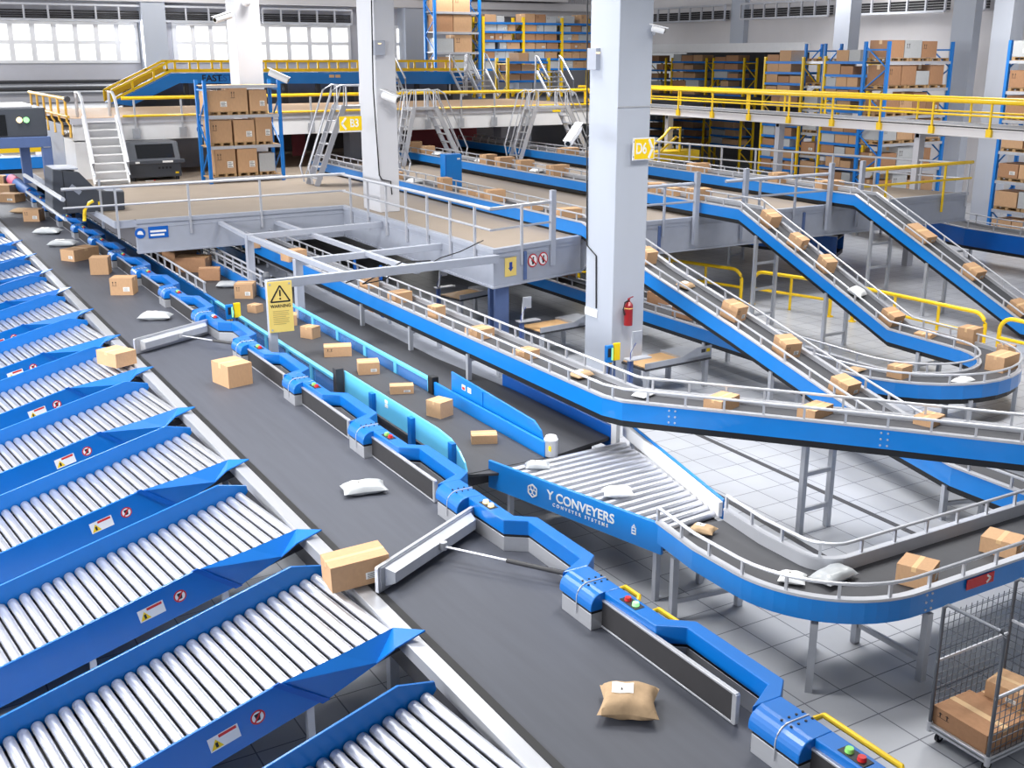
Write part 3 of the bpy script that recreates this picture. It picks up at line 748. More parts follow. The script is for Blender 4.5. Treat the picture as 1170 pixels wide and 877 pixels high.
carton(at(1144, 629, 1.135), .40, .46, .22, R(20), 'tan carton on the low front conveyor at the right frame edge', g, 'tan', 4)
pillow('mailer', at(952, 662, 1.135), .60, .34, .16, R(8), poly, 'grey poly mailer leading the cartons round the low front curve', 'mailer', lab=False)
pillow('mailer', at(905, 664, 1.135), .34, .3, .12, R(-50), polyw, 'white poly mailer at the start of the low front curve', 'mailer')
g = 'cartons on the inclined conveyors'
s1 = math.atan2(.8, 3.3)
def on_path(path, py_, dz=-.06):      # point of the belt at a given y
    for a, b in zip(path, path[1:]):
        if min(a.y, b.y) <= py_ <= max(a.y, b.y): return a.lerp(b, (py_ - a.y) / (b.y - a.y)) + V((0, 0, dz))
def y_of(px, py_, x): return atx(px, py_, x).y
for (px, py, X, L, W, H, rz, st, lb) in [
    (740, 290, 16.95, .34, .40, .32, 0, 1, 'tan carton half hidden by the pillar on the nearest incline'),
    (835, 364, 16.6, .36, .46, .36, 8, 4, 'tan carton in the middle of the nearest incline'),
    (897, 407, 16.5, .40, .46, .34, -10, 4, 'tan carton third down the nearest incline'),
    (962, 446, 16.35, .42, .44, .28, 6, 2, 'tan carton at the foot of the nearest incline before it dives under')]:
    y = y_of(px, py, X); q = on_path(p1, y); carton((q.x, y, q.z), L, W, H, R(rz), lb, g, 'tan', st, (s1, 0))
q = on_path(p1, y_of(783, 325, 16.8)); pillow('kraft_bag', q, .42, .34, .14, R(20), kraft, 'kraft bag high on the nearest incline', 'bag', tilt=(s1, 0))
s2 = math.atan2(2.32, 5.7)
for (px, py, L, W, H, rz, st, lb) in [
    (877, 246, .40, .44, .36, 0, 1, 'tan carton at the top of the looping conveyor incline'),
    (909, 271, .36, .44, .32, 12, 4, 'tan carton second down the looping conveyor incline'),
    (942, 301, .34, .40, .36, -10, 1, 'tan carton third down the looping conveyor incline'),
    (1017, 361, .44, .42, .30, 4, 2, 'tan carton near the foot of the looping conveyor incline')]:
    y = y_of(px, py, 22.0); q = on_path(c2[:4], y); carton((q.x, y, q.z), L, W, H, R(rz), lb, g, 'tan', st, (s2, 0))
q = on_path(c2[:4], y_of(978, 331, 22.0)); pillow('mailer', q, .46, .4, .2, R(20), polyw, 'white poly mailer halfway down the looping conveyor incline', 'mailer', lab=False, tilt=(s2, 0))
g = 'cartons on the loop'
for (px, py, L, W, H, rz, st, lb) in [
    (1057, 385, .5, .4, .12, 20, 1, 'flat tan carton just after the foot of the looping incline'),
    (1107, 392, .46, .4, .40, 10, 1, 'tan carton standing before the U bend of the loop'),
    (1027, 430, .40, .36, .26, 10, 1, 'small tan carton past the U bend at the front of the loop'),
    (1144, 421, .70, .42, .34, 10, 1, 'large tan carton on the outer side of the U bend'),
    (1149, 404, .3, .3, .22, 0, 1, 'small carton behind the large one on the U bend')]:
    carton(at(px, py, .89), L, W, H, R(rz), lb, g, 'tan', st)
for (px, py, L, W, H, rz, lb) in [(757, 348, .44, .8, .34, 5, 'brown carton on the low conveyor behind the nearest incline, closest to the pillar'), (785, 362, .44, .7, .26, 5, 'brown carton on the low conveyor behind the nearest incline, second from pillar'), (648, 316, .4, .5, .4, 5, 'brown carton on the low conveyor under the platform left of the pillar')]:
    carton(at(px, py, .89), L, W, H, R(rz), lb, g, 'brown', 1)
pillow('mailer', at(1100, 437, .89), .5, .3, .12, R(10), polyw, 'flat white poly mailer lying along the front of the loop', 'mailer', lab=False)
pillow('mailer', at(978, 424, .89), .4, .3, .1, R(10), kraft, 'flat beige parcel on the loop beside the foot of the nearest incline', 'parcel', lab=False)
g = 'cartons on the third incline'
s3 = math.atan2(2.8, 6.3)
for (px, py, H, lb) in [(1051, 264, .22, 'tan carton highest on the farthest incline'), (1111, 302, .28, 'tan carton second down the farthest incline'), (1164, 352, .26, 'tan carton on the farthest incline at the right frame edge')]:
    y = y_of(px, py, 27.5); q = on_path(c3, y); carton((q.x, y, q.z), .52, .8 if H < .25 else .5, H, R(6), lb, g, 'tan', 2, (s3, 0))
def row_on(z, X, pxs, group, desc):
    for i, (px, py, L, H, kind) in enumerate(pxs):
        q = at(px, py, z); q.x = max(X - .12, min(X + .12, q.x)); lb = desc % ORD[i]
        if kind == 'w': pillow('mailer', q, L, .4, H, R(15), polyw, lb.replace('carton', 'poly mailer'), 'mailer', lab=False)
        else: carton(q, L, .42, H, R(random.uniform(-12, 12)), lb, group, 'tan', 1)
row_on(3.16, 16.95, [(455, 205, .4, .28, 'c'), (486, 209, .6, .2, 'w'), (512, 217, .36, .42, 'c'), (537, 223, .5, .16, 'c'), (552, 227, .4, .18, 'c'), (575, 229, .55, .36, 'c'), (608, 240, .5, .2, 'c'), (652, 248, .66, .26, 'c')], 'cartons on the first platform conveyor', 'tan carton on the first platform conveyor behind the railing, %s from the B3 pillar')
row_on(3.24, 22.3, [(475, 174, .5, .5, 'c'), (489, 177, .5, .4, 'c'), (503, 178, .5, .2, 'w'), (554, 186, .5, .2, 'w'), (570, 187, .6, .4, 'c'), (590, 190, .7, .4, 'c'), (610, 194, .6, .4, 'c'), (630, 196, .6, .16, 'w'), (650, 200, .8, .4, 'c')], 'cartons on the second platform conveyor', 'tan carton on the platform conveyor behind the blue cabinet, %s from the B3 pillar')
row_on(3.24, 22.3, [(752, 219, .6, .3, 'c'), (771, 223, .5, .25, 'c'), (806, 227, .66, .34, 'c')], 'cartons on the second platform conveyor', 'tan carton on the middle platform conveyor, %s after the yellow D6 sign')
row_on(3.24, 27.9, [(620, 178, .9, .3, 'c'), (655, 182, .8, .3, 'c')], 'cartons on the third platform conveyor', 'tan carton on the platform conveyor below the arched steps, %s from the left')
row_on(3.24, 27.9, [(790, 197, .8, .34, 'c'), (886, 209, .6, .36, 'c'), (942, 217, .9, .3, 'c')], 'cartons on the third platform conveyor', 'tan carton on the farthest platform conveyor, %s after the yellow D6 sign')

# ================================================================ raised platform
YF = 33.6; XC = 13.5; YC = 23.8
edge_pts = [(6.4, YF), (XC, YF), (XC, YC), (16.6, 24.55), (17.8, 25.75), (33.9, 25.75)]
back = [(31.8, 33), (30.6, 40), (28.5, 60), (6.4, 60)]
m = MB(); m.prism(edge_pts + back, ZP - .14, ZP); struct('platform_floor', m, deck, 'tan grey floor of the raised platform')
pth = [V((p[0], p[1], ZP)) for p in edge_pts]; pth[0].x = 6.95
m = MB(); m.box(6.38, 7.0, YF - .04, YF + .1, ZP - .16, ZP + .05); m.box(6.36, 6.42, YF, 60, ZP - .16, ZP + .03); struct('trim_8', m, greyp, 'thin edge of the platform over the main belt')
m = MB(); m.sweep(pth, [(-.1, -.92), (.02, -.92), (.02, -.06), (.06, -.06), (.06, .05), (-.1, .05)]); m.sweep(pth, [(.02, -.2), (.035, -.2), (.035, -.185), (.02, -.185)]); m.sweep(pth, [(-.2, -.95), (.06, -.95), (.06, -.9), (-.2, -.9)])
struct('trim_1', m, greyp, 'pale grey fascia round the raised platform')
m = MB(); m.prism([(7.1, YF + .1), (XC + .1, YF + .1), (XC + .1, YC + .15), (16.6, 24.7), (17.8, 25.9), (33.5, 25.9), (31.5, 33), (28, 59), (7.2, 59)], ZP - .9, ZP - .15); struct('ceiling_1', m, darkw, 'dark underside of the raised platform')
# far closing wall under the platform
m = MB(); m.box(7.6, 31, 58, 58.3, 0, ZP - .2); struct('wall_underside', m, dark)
# blue corner post and others
t = thing('corner_post', 'slate blue steel post under the platform corner with the yellow arrow sign', 'post', (13.95, 24.3, 0))
m = MB(); m.box(13.72, 14.12, 24.1, 24.2, 0, 1.9); m.box(13.72, 14.12, 24.4, 24.5, 0, 1.9); m.box(13.88, 13.96, 24.2, 24.4, 0, 1.9); m.build('section', slate, t)
m = MB(); m.box(13.66, 14.2, 24.02, 24.58, 0, .04); m.build('base_plate', slate, t)
def railing(name, label, path, h, r, posts_step, m_, mids=(.5,), post_drop=.45, postr=.03, group=None, posts=None, flat=False):
    path = [V(p) for p in path]
    t = thing(name, label, 'railing', path[0], 0, group)
    m = MB(); m.tube([p + V((0, 0, h)) for p in path], r, 8); m.build('handrail', m_, t, smooth=True)
    for k in mids: m = MB(); m.tube([p + V((0, 0, h * k)) for p in path], r * .72, 6); m.build('mid_rail', m_, t, smooth=True)
    q = [a for a, d in resample(path, posts_step)] if posts is None else [V(p) for p in posts]
    for a in q:
        m = MB(); m.bar(a - V((0, 0, post_drop)), a + V((0, 0, h)), postr * 2, postr * 2, (0, 1, 0)); m.build('post', m_, t)
    return t
o_ = .07
railing('railing', 'pale grey platform railing above the blue helmet sign', [(5.0, YF - o_, ZP), (XC + .06, YF - o_, ZP), ], 1.05, .045, 2.15, rail, posts=[(6.45, YF - o_, ZP), (8.55, YF - o_, ZP), (10.75, YF - o_, ZP)], group='platform railings')
yy = [YF - .8 - k * 1.36 for k in range(7)]
railing('railing', 'pale grey platform railing running towards the corner with the yellow arrow sign', [(XC - o_, YF - .1, ZP), (XC - o_, YC + .0, ZP), (15.45, 24.26, ZP)], 1.05, .045, 1.4, rail, posts=[(XC - o_, y, ZP) for y in yy] + [(14.42, YC + .17, ZP)], group='platform railings')
m = MB(); a = V((15.52, 24.24, 0)); m.bar((a.x, a.y, ZP - .6), (a.x, a.y, ZP + 1.35), .14, .12, (0, 1, 0)); tag(m.build('railing_post', greyp, None), 'thick grey square post beside the two red prohibition signs', 'post')
railing('railing', 'grey platform railing between the pillar and the looping conveyor', [(17.6, 25.66, ZP), (21.6, 25.66, ZP)], 1.05, .05, 1.4, greyp, posts=[(18.6, 25.66, ZP), (20.3, 25.66, ZP)], group='platform railings')
railing('railing', 'grey platform railing between the two farther inclines', [(22.6, 25.66, ZP), (27.0, 25.66, ZP)], 1.05, .05, 1.4, greyp, posts=[(24.0, 25.66, ZP), (25.5, 25.66, ZP)], group='platform railings')
for x, lb in ((21.45, 'thick grey square post where the looping conveyor leaves the platform'), (23.35, 'thick grey square post just right of the looping conveyor top'), (26.95, 'thick grey square post left of the farthest incline top'), (28.35, 'thick grey square post right of the farthest incline top')):
    m = MB(); m.bar((x, 25.6, ZP - .75), (x, 25.6, ZP + 1.4), .15, .12, (0, 1, 0)); tag(m.build('railing_post', greyp, None), lb, 'post', 'posts beside the inclines')
railing('railing', 'yellow platform railing at the far right end', [(28.4, 25.66, ZP), (33.9, 25.66, ZP)], 1.1, .06, 1.9, yellow, posts=[(29.6, 25.66, ZP), (32.5, 25.66, ZP)], post_drop=.55)
railing('railing', 'long pale railing along the far edge of the platform behind the conveyors', [(33.8, 25.7, ZP), (31.8, 33, ZP), (30.6, 40, ZP), (30, 44, ZP)], 1.05, .04, 1.75, rail, group='platform railings')
# blue stiffener strips on the fascia
for k, (x, y) in enumerate([(14.50, 23.98), (20.15, 25.68), (25.95, 25.68), (30.0, 25.68)]):
    m = MB(); m.box(x, x + .09, y, y + .05, ZP - .85, ZP - .12); tag(m.build('edge_strip', slate, None), 'narrow slate blue strip on the platform fascia %s' % ['beside the yellow arrow sign', 'behind the nearest incline', 'left of the farthest incline', 'under the yellow railing'][k], 'strip', 'strips on the fascia')
# signs on the fascia
t = thing('arrow_sign', 'yellow square sign with a black down arrow on the platform corner', 'sign', (13.9, 23.8, 2.4))
dv = V((16.6 - XC, 24.55 - YC, 0)).normalized()
def onf(s_, z_, o2=.03): return V((XC, YC, z_)) + dv * s_ + V((dv.y, -dv.x, 0)) * o2
Ms = frame_from(onf(.56, 2.36), dv, (0, 0, 1))
m = MB(); m.box(-.2, .2, -.24, .24, 0, .01, Ms); m.m = 1; m.prism([(0, -.12), (.09, -.02), (.05, -.02), (.05, .12), (-.05, .12), (-.05, -.02), (-.09, -.02)], .01, .014, Ms); m.build('panel', [ochre, navy], t)
for k, lb in enumerate(('round red prohibition sign nearer the platform corner', 'round red prohibition sign nearer the grey pillar')):
    t = thing('prohibition_sign', lb, 'sign', onf(1.36 + .38 * k, 2.4), 0, 'prohibition signs on the fascia')
    Ms = frame_from(onf(1.36 + .38 * k, 2.42), dv, (0, 0, 1))
    m = MB(); m.m = 1; ang_disc(m, Ms, .175, 24, 0, .008); m.m = 0; ang_disc(m, Ms, .145, 24, .008, .011)
    m.m = 2; m.box(-.035, .035, -.1, .03, .011, .013, Ms); m.box(-.06, .02, -.02, .02, .011, .013, Ms)
    for q in range(10): pass
    m.prism([(.03 * cos(i * pi / 5) + .01, .065 + .03 * sin(i * pi / 5)) for i in range(10)], .011, .013, Ms)
    m.m = 1; m.bar(Ms @ V((-.11, .11, .014)), Ms @ V((.11, -.11, .014)), .035, .004, Ms.col[2].xyz)
    m.build('disc', [paper, red, blackp], t)
t = thing('safety_sign', 'blue and white helmet sign on the left platform fascia', 'sign', (7.1, YF - .03, 2.3))
Ms = frame_from(aty(179, 265, YF - .035), (1, 0, 0), (0, 0, 1))
m = MB(); ang_disc(m, Ms @ Matrix.Translation((-.48, 0, 0)), .155, 24, 0, .008); m.box(-.24, .34, -.17, .17, 0, .008, Ms)
m.m = 1; m.prism([(-.57, -.03)] + [(-.48 + .08 * cos(pi - i * pi / 8), -.0 + .07 * sin(pi - i * pi / 8)) for i in range(9)] + [(-.38, -.05)], .008, .012, Ms)
for k in range(2): m.box(-.19, .22 + .06 * k, -.11 + k * .11, -.05 + k * .11, .008, .012, Ms)
m.build('panel', [navy if False else blued, paper], t)

# ================================================================ steel gantry with warning sign
t = thing('steel_gantry', 'pale steel gantry frame of three portals beside the platform', 'gantry', (9.3, 26.3, 0))
def hollow(mb, a, b, w, h): mb.bar(a, b, w, h)
for (x, y, zt, z0) in ((9.28, 30.2, 2.72, 0), (9.28, 26.3, 2.62, 0)):
    m = MB(); m.bar((x, y, z0), (x, y, zt), .2, .2, (0, 1, 0)); m.build('post', greyp, t, bevel=.01)
    m = MB(); m.bar((x - .1, y, zt - .08), (XC - .02, y + .35, zt - .08), .15, .17); m.build('cross_beam', greyp, t, bevel=.008)
m = MB(); m.bar((7.36, 22.7, 0), (7.36, 22.7, 2.86), .17, .17, (0, 1, 0)); m.build('post', greyp, t, bevel=.01)
m = MB(); m.bar((7.28, 22.7, 2.8), (XC + .0, 23.6, 2.66), .15, .2); m.build('cross_beam', greyp, t, bevel=.008)
m = MB(); m.bar((9.28, 30.2, 2.64), (9.28, 23.1, 2.74), .13, .12); m.build('long_beam', greyp, t)
m = MB(); m.bar((11.2, 33.5, 2.5), (11.2, 23.4, 2.6), .13, .12); m.build('long_beam', greyp, t)
m = MB(); m.bar(aty(251, 254, 33.5), (9.28, 30.3, 2.62), .12, .1); m.build('long_beam', greyp, t)
m = MB(); m.tube([(9.3, 23.2, 2.55), (9.9, 23.25, 2.68), (10.4, 23.3, 2.85), (10.7, 23.4, 2.7), (10.3, 23.3, 2.5), (9.7, 23.2, 2.48), (10.8, 23.4, 2.86), (11.6, 23.5, 2.8)], .016, 6)
m.tube([(11.5, 23.35, 2.75), (11.8, 23.4, 2.86), (12.4, 23.5, 2.95), (13.1, 23.6, 3.15)], .014, 6); m.build('cable', cable, t, smooth=True)
m = MB(); m.cyl((7.36, 22.9, 2.86), (7.36, 22.9, 2.95), .1, 14); m.cyl((7.36, 22.9, 2.95), (7.36, 22.9, 3.03), .1, 14, .05); m.build('beacon', char, t, smooth=True)
t = thing('warning_sign', 'yellow WARNING sign with a triangle fixed to the steel gantry post', 'sign', (7.45, 22.58, 2.2))
Ms = frame_from((7.52, 22.56, 2.32), (1, -.1, 0), (-.03, 0, 1)) @ Matrix.Scale(1.16, 4)
m = MB(); m.box(-.23, .23, -.48, .48, 0, .015, Ms); m.build('panel', ochre, t, bevel=.004)
m = MB(); tr = [(-.18, .1), (.18, .1), (0, .4)]
for k in range(3): m.bar(Ms @ V((*tr[k], .018)), Ms @ V((*tr[(k + 1) % 3], .018)), .03, .006, Ms.col[2].xyz)
m.bar(Ms @ V((0, .2, .018)), Ms @ V((0, .32, .018)), .03, .006, Ms.col[2].xyz); ang_disc(m, Ms @ Matrix.Translation((0, .155, .016)), .018, 10)
m.build('triangle', blackp, t)
textpart('lettering', 'WARNING', .085, blackp, t, Ms @ Matrix.Translation((0, .015, .017)), .002, .9, 1.05)
m = MB()
for k in range(8): m.box(-.15, .15 - (.06 if k in (3, 7) else .015 * (k % 2)), -.085 - k * .035, -.075 - k * .035, .015, .018, Ms)
m.build('small_print', mat('faded_print', (170, 150, 90), .6), t)
m = MB()
for q in ((-.18, .43), (.18, .43), (-.18, -.43)): ang_disc(m, Ms @ Matrix.Translation((q[0], q[1], .015)), .02, 10, 0, .008)
m.build('screw', galv, t)
# blue-yellow call boxes beside the belt
def call_box(p, label, s=1.0):
    t = thing('call_box', label, 'control box', p, 0, 'blue and yellow control boxes')
    x, y, z = p
    m = MB(); m.box(x - .05 * s, x + .05 * s, y - .03, y + .03, 0, z); m.build('stand', slate, t)
    m = MB(); m.box(x + .11 * s, x + .15 * s, y - .02, y + .02, 0, z); m.build('stand', slate, t)
    m = MB(); m.box(x - .14 * s, x + .03 * s, y - .1, y - .02, z, z + .36 * s); b = m.build('blue_box', bluec, t, bevel=.01)
    m = MB(); m.box(x - .1 * s, x - .03 * s, y - .11, y - .1, z + .12 * s, z + .3 * s); m.build('screen', blackp, b)
    m = MB(); m.box(x - .01 * s, x + .02 * s, y - .11, y - .1, z + .05 * s, z + .3 * s); m.build('indicator_strip', lampg, b)
    m = MB(); m.box(x + .06 * s, x + .22 * s, y - .08, y - .02, z + .02, z + .38 * s); m.build('yellow_box', syel, t, bevel=.01)
    m = MB(); m.box(x - .13 * s, x, y - .09, y - .03, z - .06, z); m.build('hook', orange, t)
    m = MB(); m.tube([(x - .04, y - .08, z), (x - .07, y - .09, z - .3), (x + .02, y - .06, z - .45), (x + .05, y - .04, z - .8)], .014, 6); m.build('cable', cable, t)
call_box((7.42, 26.0, 1.38), 'blue and yellow control box on stands by the main belt near the swung paddle')
call_box((14.0, 19.45, .93), 'blue and yellow control box on stands before the grey pillar', 1.1)

# ================================================================ pillars and fixtures
def pillar(n, x0, x1, y0, y1, z0, z1, label, m_=None):
    m = MB(); m.box(x0, x1, y0, y1, z0, z1); o = struct('column_%d' % n, m, m_ or colm, label, bevel=.02); return o
pillar(1, 14.37, 15.26, 19.9, 20.98, 0, 14, 'big grey pillar carrying the D6 sign and fire extinguisher')
b0 = at(411, 236, ZP); b1 = at(457, 239, ZP)
pillar(2, 13.95, 14.62, 31.7, 33.0, ZP, 14, 'pale pillar carrying the B3 sign', pale)
m = MB(); m.box(14.2, 14.63, 31.66, 31.72, ZP, 14); 
pillar(3, aty(264, 100, 45.2).x, aty(302, 100, 44).x, 44, 45.2, ZP, 14, 'white pillar behind the blue rack on the platform', pale)
def junction_box(p, label, s=(.3, .16, .42)):
    t = thing('junction_box', label, 'junction box', p, 0, 'junction boxes on the pillars')
    m = MB(); m.box(p[0] - s[0] / 2, p[0] + s[0] / 2, p[1] - s[1] / 2, p[1] + s[1] / 2, p[2], p[2] + s[2]); m.build('housing', greyp, t, bevel=.01)
    m = MB(); m.box(p[0] - .06, p[0] + .04, p[1] - s[1] / 2 - .004, p[1] - s[1] / 2, p[2] + s[2] * .75, p[2] + s[2] * .82); m.build('lamp_strip', lampw, t)
q = atx(679, 80, 14.34); junction_box((14.32, q.y, q.z), 'grey junction box high on the D6 pillar', (.12, .34, .46))
q = aty(432, 51, 31.68); junction_box((q.x, 31.62, q.z - .3), 'grey junction box high on the B3 pillar', (.34, .14, .42))
def cable_run(pts, label, r=.018):
    m = MB(); m.tube(pts, r, 6); tag(m.build('cable', cable, None, smooth=True), label, 'cable', 'cables on the pillars')
def wallx(px, py, X): q = atx(px, py, X); return V((X - .022, q.y, q.z))
cable_run([wallx(672, 0, 14.37), wallx(671.5, 280, 14.37), wallx(682, 292, 14.37), wallx(682, 352, 14.37)], 'thin black cable down the D6 pillar with a kink at the bottom')
def wally(px, py, Y): q = aty(px, py, Y); return V((q.x, Y - .025, q.z))
cable_run([wally(424, 0, 31.7), wally(426, 100, 31.7), wally(433, 200, 31.7), wally(436, 205, 31.7), wally(446, 207, 31.7), wally(447.5, 222, 31.7)], 'thin black cable down the B3 pillar with a kink at the bottom', .02)
# strap around the D6 pillar and socket plate
m = MB(); m.box(14.36, 15.27, 19.885, 19.9, 6.42, 6.45); tag(m.build('strap', rail, None), 'thin white strap round the D6 pillar at the junction box', 'strap')
q = atx(676, 357, 14.37); m = MB(); m.box(14.34, 14.37, q.y - .25, q.y + .25, q.z - .08, q.z + .1); tag(m.build('socket_plate', white, None, bevel=.01), 'white socket plate low on the D6 pillar', 'socket plate')
# signs D6 and B3
t = thing('aisle_sign', 'white edged yellow D6 sign with a right chevron on the big grey pillar', 'sign', (15.1, 19.8, 5.2))
c = aty(735, 170, 19.8); Ms = frame_from(c, (1, -.0, 0), (0, 0, 1))
m = MB(); m.box(-.30, .30, -.24, .24, 0, .015, Ms); m.build('backplate', white, t, bevel=.01)
m = MB(); m.box(-.25, .275, -.215, .215, .015, .02, Ms); m.build('yellow_face', syel, t)
textpart('lettering', 'D6', .33, paper, t, Ms @ Matrix.Translation((-.07, 0, .022)), .002, .74)
m = MB()
for s in (-1, 1): m.bar(Ms @ V((.135, .2 * s, .023)), Ms @ V((.235, 0, .023)), .06, .006, Ms.col[2].xyz)
m.build('chevron', paper, t)
m = MB()
for y in (-.16, .16): ang_disc(m, Ms @ Matrix.Translation((-.275, y, .016)), .011, 8, 0, .006)
m.build('screw', dark, t)
t = thing('aisle_sign', 'yellow B3 sign with a left chevron on the pale pillar', 'sign', (13.9, 31.6, 5.3))
c = aty(400.5, 141, 31.6); Ms = frame_from(c, (1, 0, 0), (-.0, 0, 1))
m = MB(); m.box(-.36, .36, -.21, .21, 0, .015, Ms); m.build('yellow_face', syel, t, bevel=.01)
textpart('lettering', 'B3', .33, paper, t, Ms @ Matrix.Translation((.12, 0, .018)), .002, .85)
m = MB()
for s in (-1, 1): m.bar(Ms @ V((-.15, .17 * s, .019)), Ms @ V((-.29, 0, .019)), .06, .006, Ms.col[2].xyz)
m.build('chevron', paper, t)
# surveillance cameras
def cctv(p, q, label, r=.13):
    t = thing('security_camera', label, 'security camera', p, 0, 'white security cameras')
    p = V(p); q = V(q); d = (q - p).normalized()
    m = MB(); m.cyl(p, q, r, 14); m.build('body', white, t, bevel=.02, smooth=True)
    m = MB(); m.cyl(q, q + d * .02, r * .6, 14); m.build('lens', lens, t, smooth=True)
    m = MB(); m.bar(p - d * .05 + V((0, 0, r * 1.02)), q + d * .08 + V((0, 0, r * 1.02)), r * 2, .02); m.build('sun_hood', white, t)
    m = MB(); c = p.lerp(q, .3); m.cyl(c, c + V((.12, .22, -.1)), .04, 8); m.build('bracket', rail, t)
c = aty(446, 112, 31.4); cctv((c.x - .2, 31.5, c.z + .12), (c.x + .12, 31.15, c.z - .05), 'white security camera on the B3 pillar')
a = aty(661, 146, 20.5); b = aty(649, 164, 20.1); cctv(tuple(a), tuple(b), 'white security camera on the left face of the D6 pillar', .09)
a = aty(742, 32, 19.8); cctv((a.x + .02, 19.75, a.z), (a.x + .25, 19.6, a.z - .06), 'white security camera at the upper right of the D6 pillar', .07)
a = aty(254, 20, 43.6); cctv((a.x + .35, 43.7, a.z + .1), (a.x - .35, 43.4, a.z - .1), 'white security camera at the upper left of the white pillar', .13)
a = aty(318, 87, 40.5); cctv((a.x - .3, 40.6, a.z + .15), (a.x + .3, 40.3, a.z - .15), 'white security camera on top of the blue rack', .13)
a = aty(282, 2, 43.8); m = MB(); m.cyl((a.x, 43.95, a.z), (a.x, 43.8, a.z), .18, 16); m.cyl((a.x, 43.8, a.z), (a.x, 43.62, a.z), .16, 16, .08); tag(m.build('dome_lamp', white, None, smooth=True), 'small white dome lamp at the top of the white pillar', 'lamp')
# fire extinguisher
t = thing('fire_extinguisher', 'red fire extinguisher hung on the D6 pillar', 'fire extinguisher', (14.8, 19.75, 1.6))
c = aty(718, 358, 19.76); x, z = c.x, c.z
m = MB(); m.cyl((x, 19.76, z - .27), (x, 19.76, z + .2), .1, 18); m.cyl((x, 19.76, z + .2), (x, 19.76, z + .28), .1, 18, .04); m.build('cylinder', dred, t, smooth=True)
m = MB(); m.cyl((x, 19.76, z + .12), (x, 19.76, z + .14), .103, 18); m.build('band', ochre, t, smooth=True)
m = MB(); m.cyl((x, 19.76, z + .28), (x, 19.76, z + .34), .03, 10); m.bar((x - .03, 19.76, z + .34), (x + .12, 19.76, z + .38), .03, .015); m.build('valve', dred, t)
m = MB(); m.tube([(x - .02, 19.74, z + .31), (x - .12, 19.74, z + .27), (x - .16, 19.74, z + .12), (x - .12, 19.74, z - .02)], .018, 8); m.build('hose', cable, t, smooth=True)
# monitor arm on blue post
def monitor_post(p, label, h=1.3):
    t = thing('monitor_stand', label, 'monitor stand', p, 0, 'blue monitor stands by the benches')
    x, y, _ = p
    m = MB(); m.box(x - .05, x + .05, y - .05, y + .05, 0, h); m.build('post', slate, t)
    m = MB(); m.box(x - .12, x + .5, y - .12, y + .1, h + .02, h + .05); m.build('tray', rail, t)
    m = MB(); m.bar((x + .02, y, h + .05), (x + .12, y + .1, h + .5), .05, .05); m.build('arm', galv, t)
    m = MB(); m.box(x + .05, x + .3, y - .0, y + .04, h + .35, h + .65); m.build('monitor', galv, t, bevel=.01)
    m = MB(); m.tube([(x + .1, y - .05, h + .4), (x - .06, y - .08, h + .2), (x - .07, y - .08, .4)], .01, 6); m.build('cable', navy, t)
monitor_post((14.25, 19.0, 0), 'blue monitor stand in front of the D6 pillar', 1.02)
monitor_post((14.2, 24.6 - 1.0, 0), 'blue monitor stand between the corner post and the middle work bench', .95)
monitor_post((14.2, 28.3, 0), 'blue monitor stand at the farthest work bench', 1.0)
# work benches
def bench(p, rz, label, L=2.0, W=.95):
    t = thing('work_bench', label, 'work bench', p, rz, 'work benches by the raised conveyor')
    m = MB(); m.box(0, L, 0, W, .68, .73); m.build('frame_top', dark, t, world=False)
    m = MB(); m.box(.04, L * .62, .05, W - .04, .73, .75); m.build('table_top', wood, t, world=False)
    m = MB(); m.add([(.0, 0, .73), (L, 0, .73), (L, 0, 1.02), (L * .78, 0, 1.02), (L * .55, 0, .86), (.0, 0, .86), (.0, .03, .73), (L, .03, .73), (L, .03, 1.02), (L * .78, .03, 1.02), (L * .55, .03, .86), (.0, .03, .86)], [(0, 1, 2, 3, 4, 5), (11, 10, 9, 8, 7, 6)] + [(k, 6 + k, 6 + (k + 1) % 6, (k + 1) % 6)[::-1] for k in range(6)])
    m.box(L * .62, L, 0, W, .73, .8); m.build('side_guard', galv, t, world=False)
    m = MB(); m.box(L * .84, L * .9, -.01, 0, .88, .96); m.build('switch_plate', dark, t, world=False)
    m = MB(); m.box(L * .92, L * .97, -.01, 0, .88, .96); m.build('yellow_switch', syel, t, world=False)
    for (x, y) in ((.08, .06), (.08, W - .1), (L * .72, W - .1), (L - .1, .08)):
        m = MB(); m.box(x - .05, x + .05, y - .05, y + .05, 0, .68); m.build('leg', galv, t, world=False)
    return t
bench((14.72, 19.05, 0), R(3), 'work bench with tan top and yellow switch, right of the D6 pillar')
bench((14.5, 23.15, 0), R(6), 'work bench with tan top between the blue corner post and the pillar')
bench((14.6, 27.7, 0), R(14), 'work bench with yellowish top left of the blue corner post', 1.9)
m = MB(); m.box(14.4, 17, 29.6, 30.4, 0, .02); 
# ================================================================ machines on the platform, left
# scanner portal over the main belt
YS = 44.0
t = thing('scanner_portal', 'dark scanner housing on a slate blue portal over the far main belt', 'scanner', (5, YS, 0))
pr_ = atx(58, 225, 7.0)
q1 = aty(48, 160, YS); q2 = aty(40, 152, YS + 1.2)
xl = q1.x
m = MB(); m.bar((xl + .12, YS, ZP), (xl + .12, YS, 4.66), .34, .3, (0, 1, 0)); m.build('leg', slate, t, bevel=.02)
m = MB(); m.bar((xl - .35, YS + 2.2, ZP), (xl - .35, YS + 2.2, 4.6), .34, .3, (0, 1, 0)); m.build('leg', slate, t, bevel=.02)
m = MB(); m.bar((xl + .27, YS, 4.5), (xl - 4.5, YS, 4.5), .34, .38); m.build('cross_beam', slate, t, bevel=.02)
m = MB(); m.bar((xl + .1, YS + 2.2, 4.45), (xl - 4.5, YS + 2.2, 4.45), .3, .3); m.build('cross_beam', slate, t, bevel=.02)
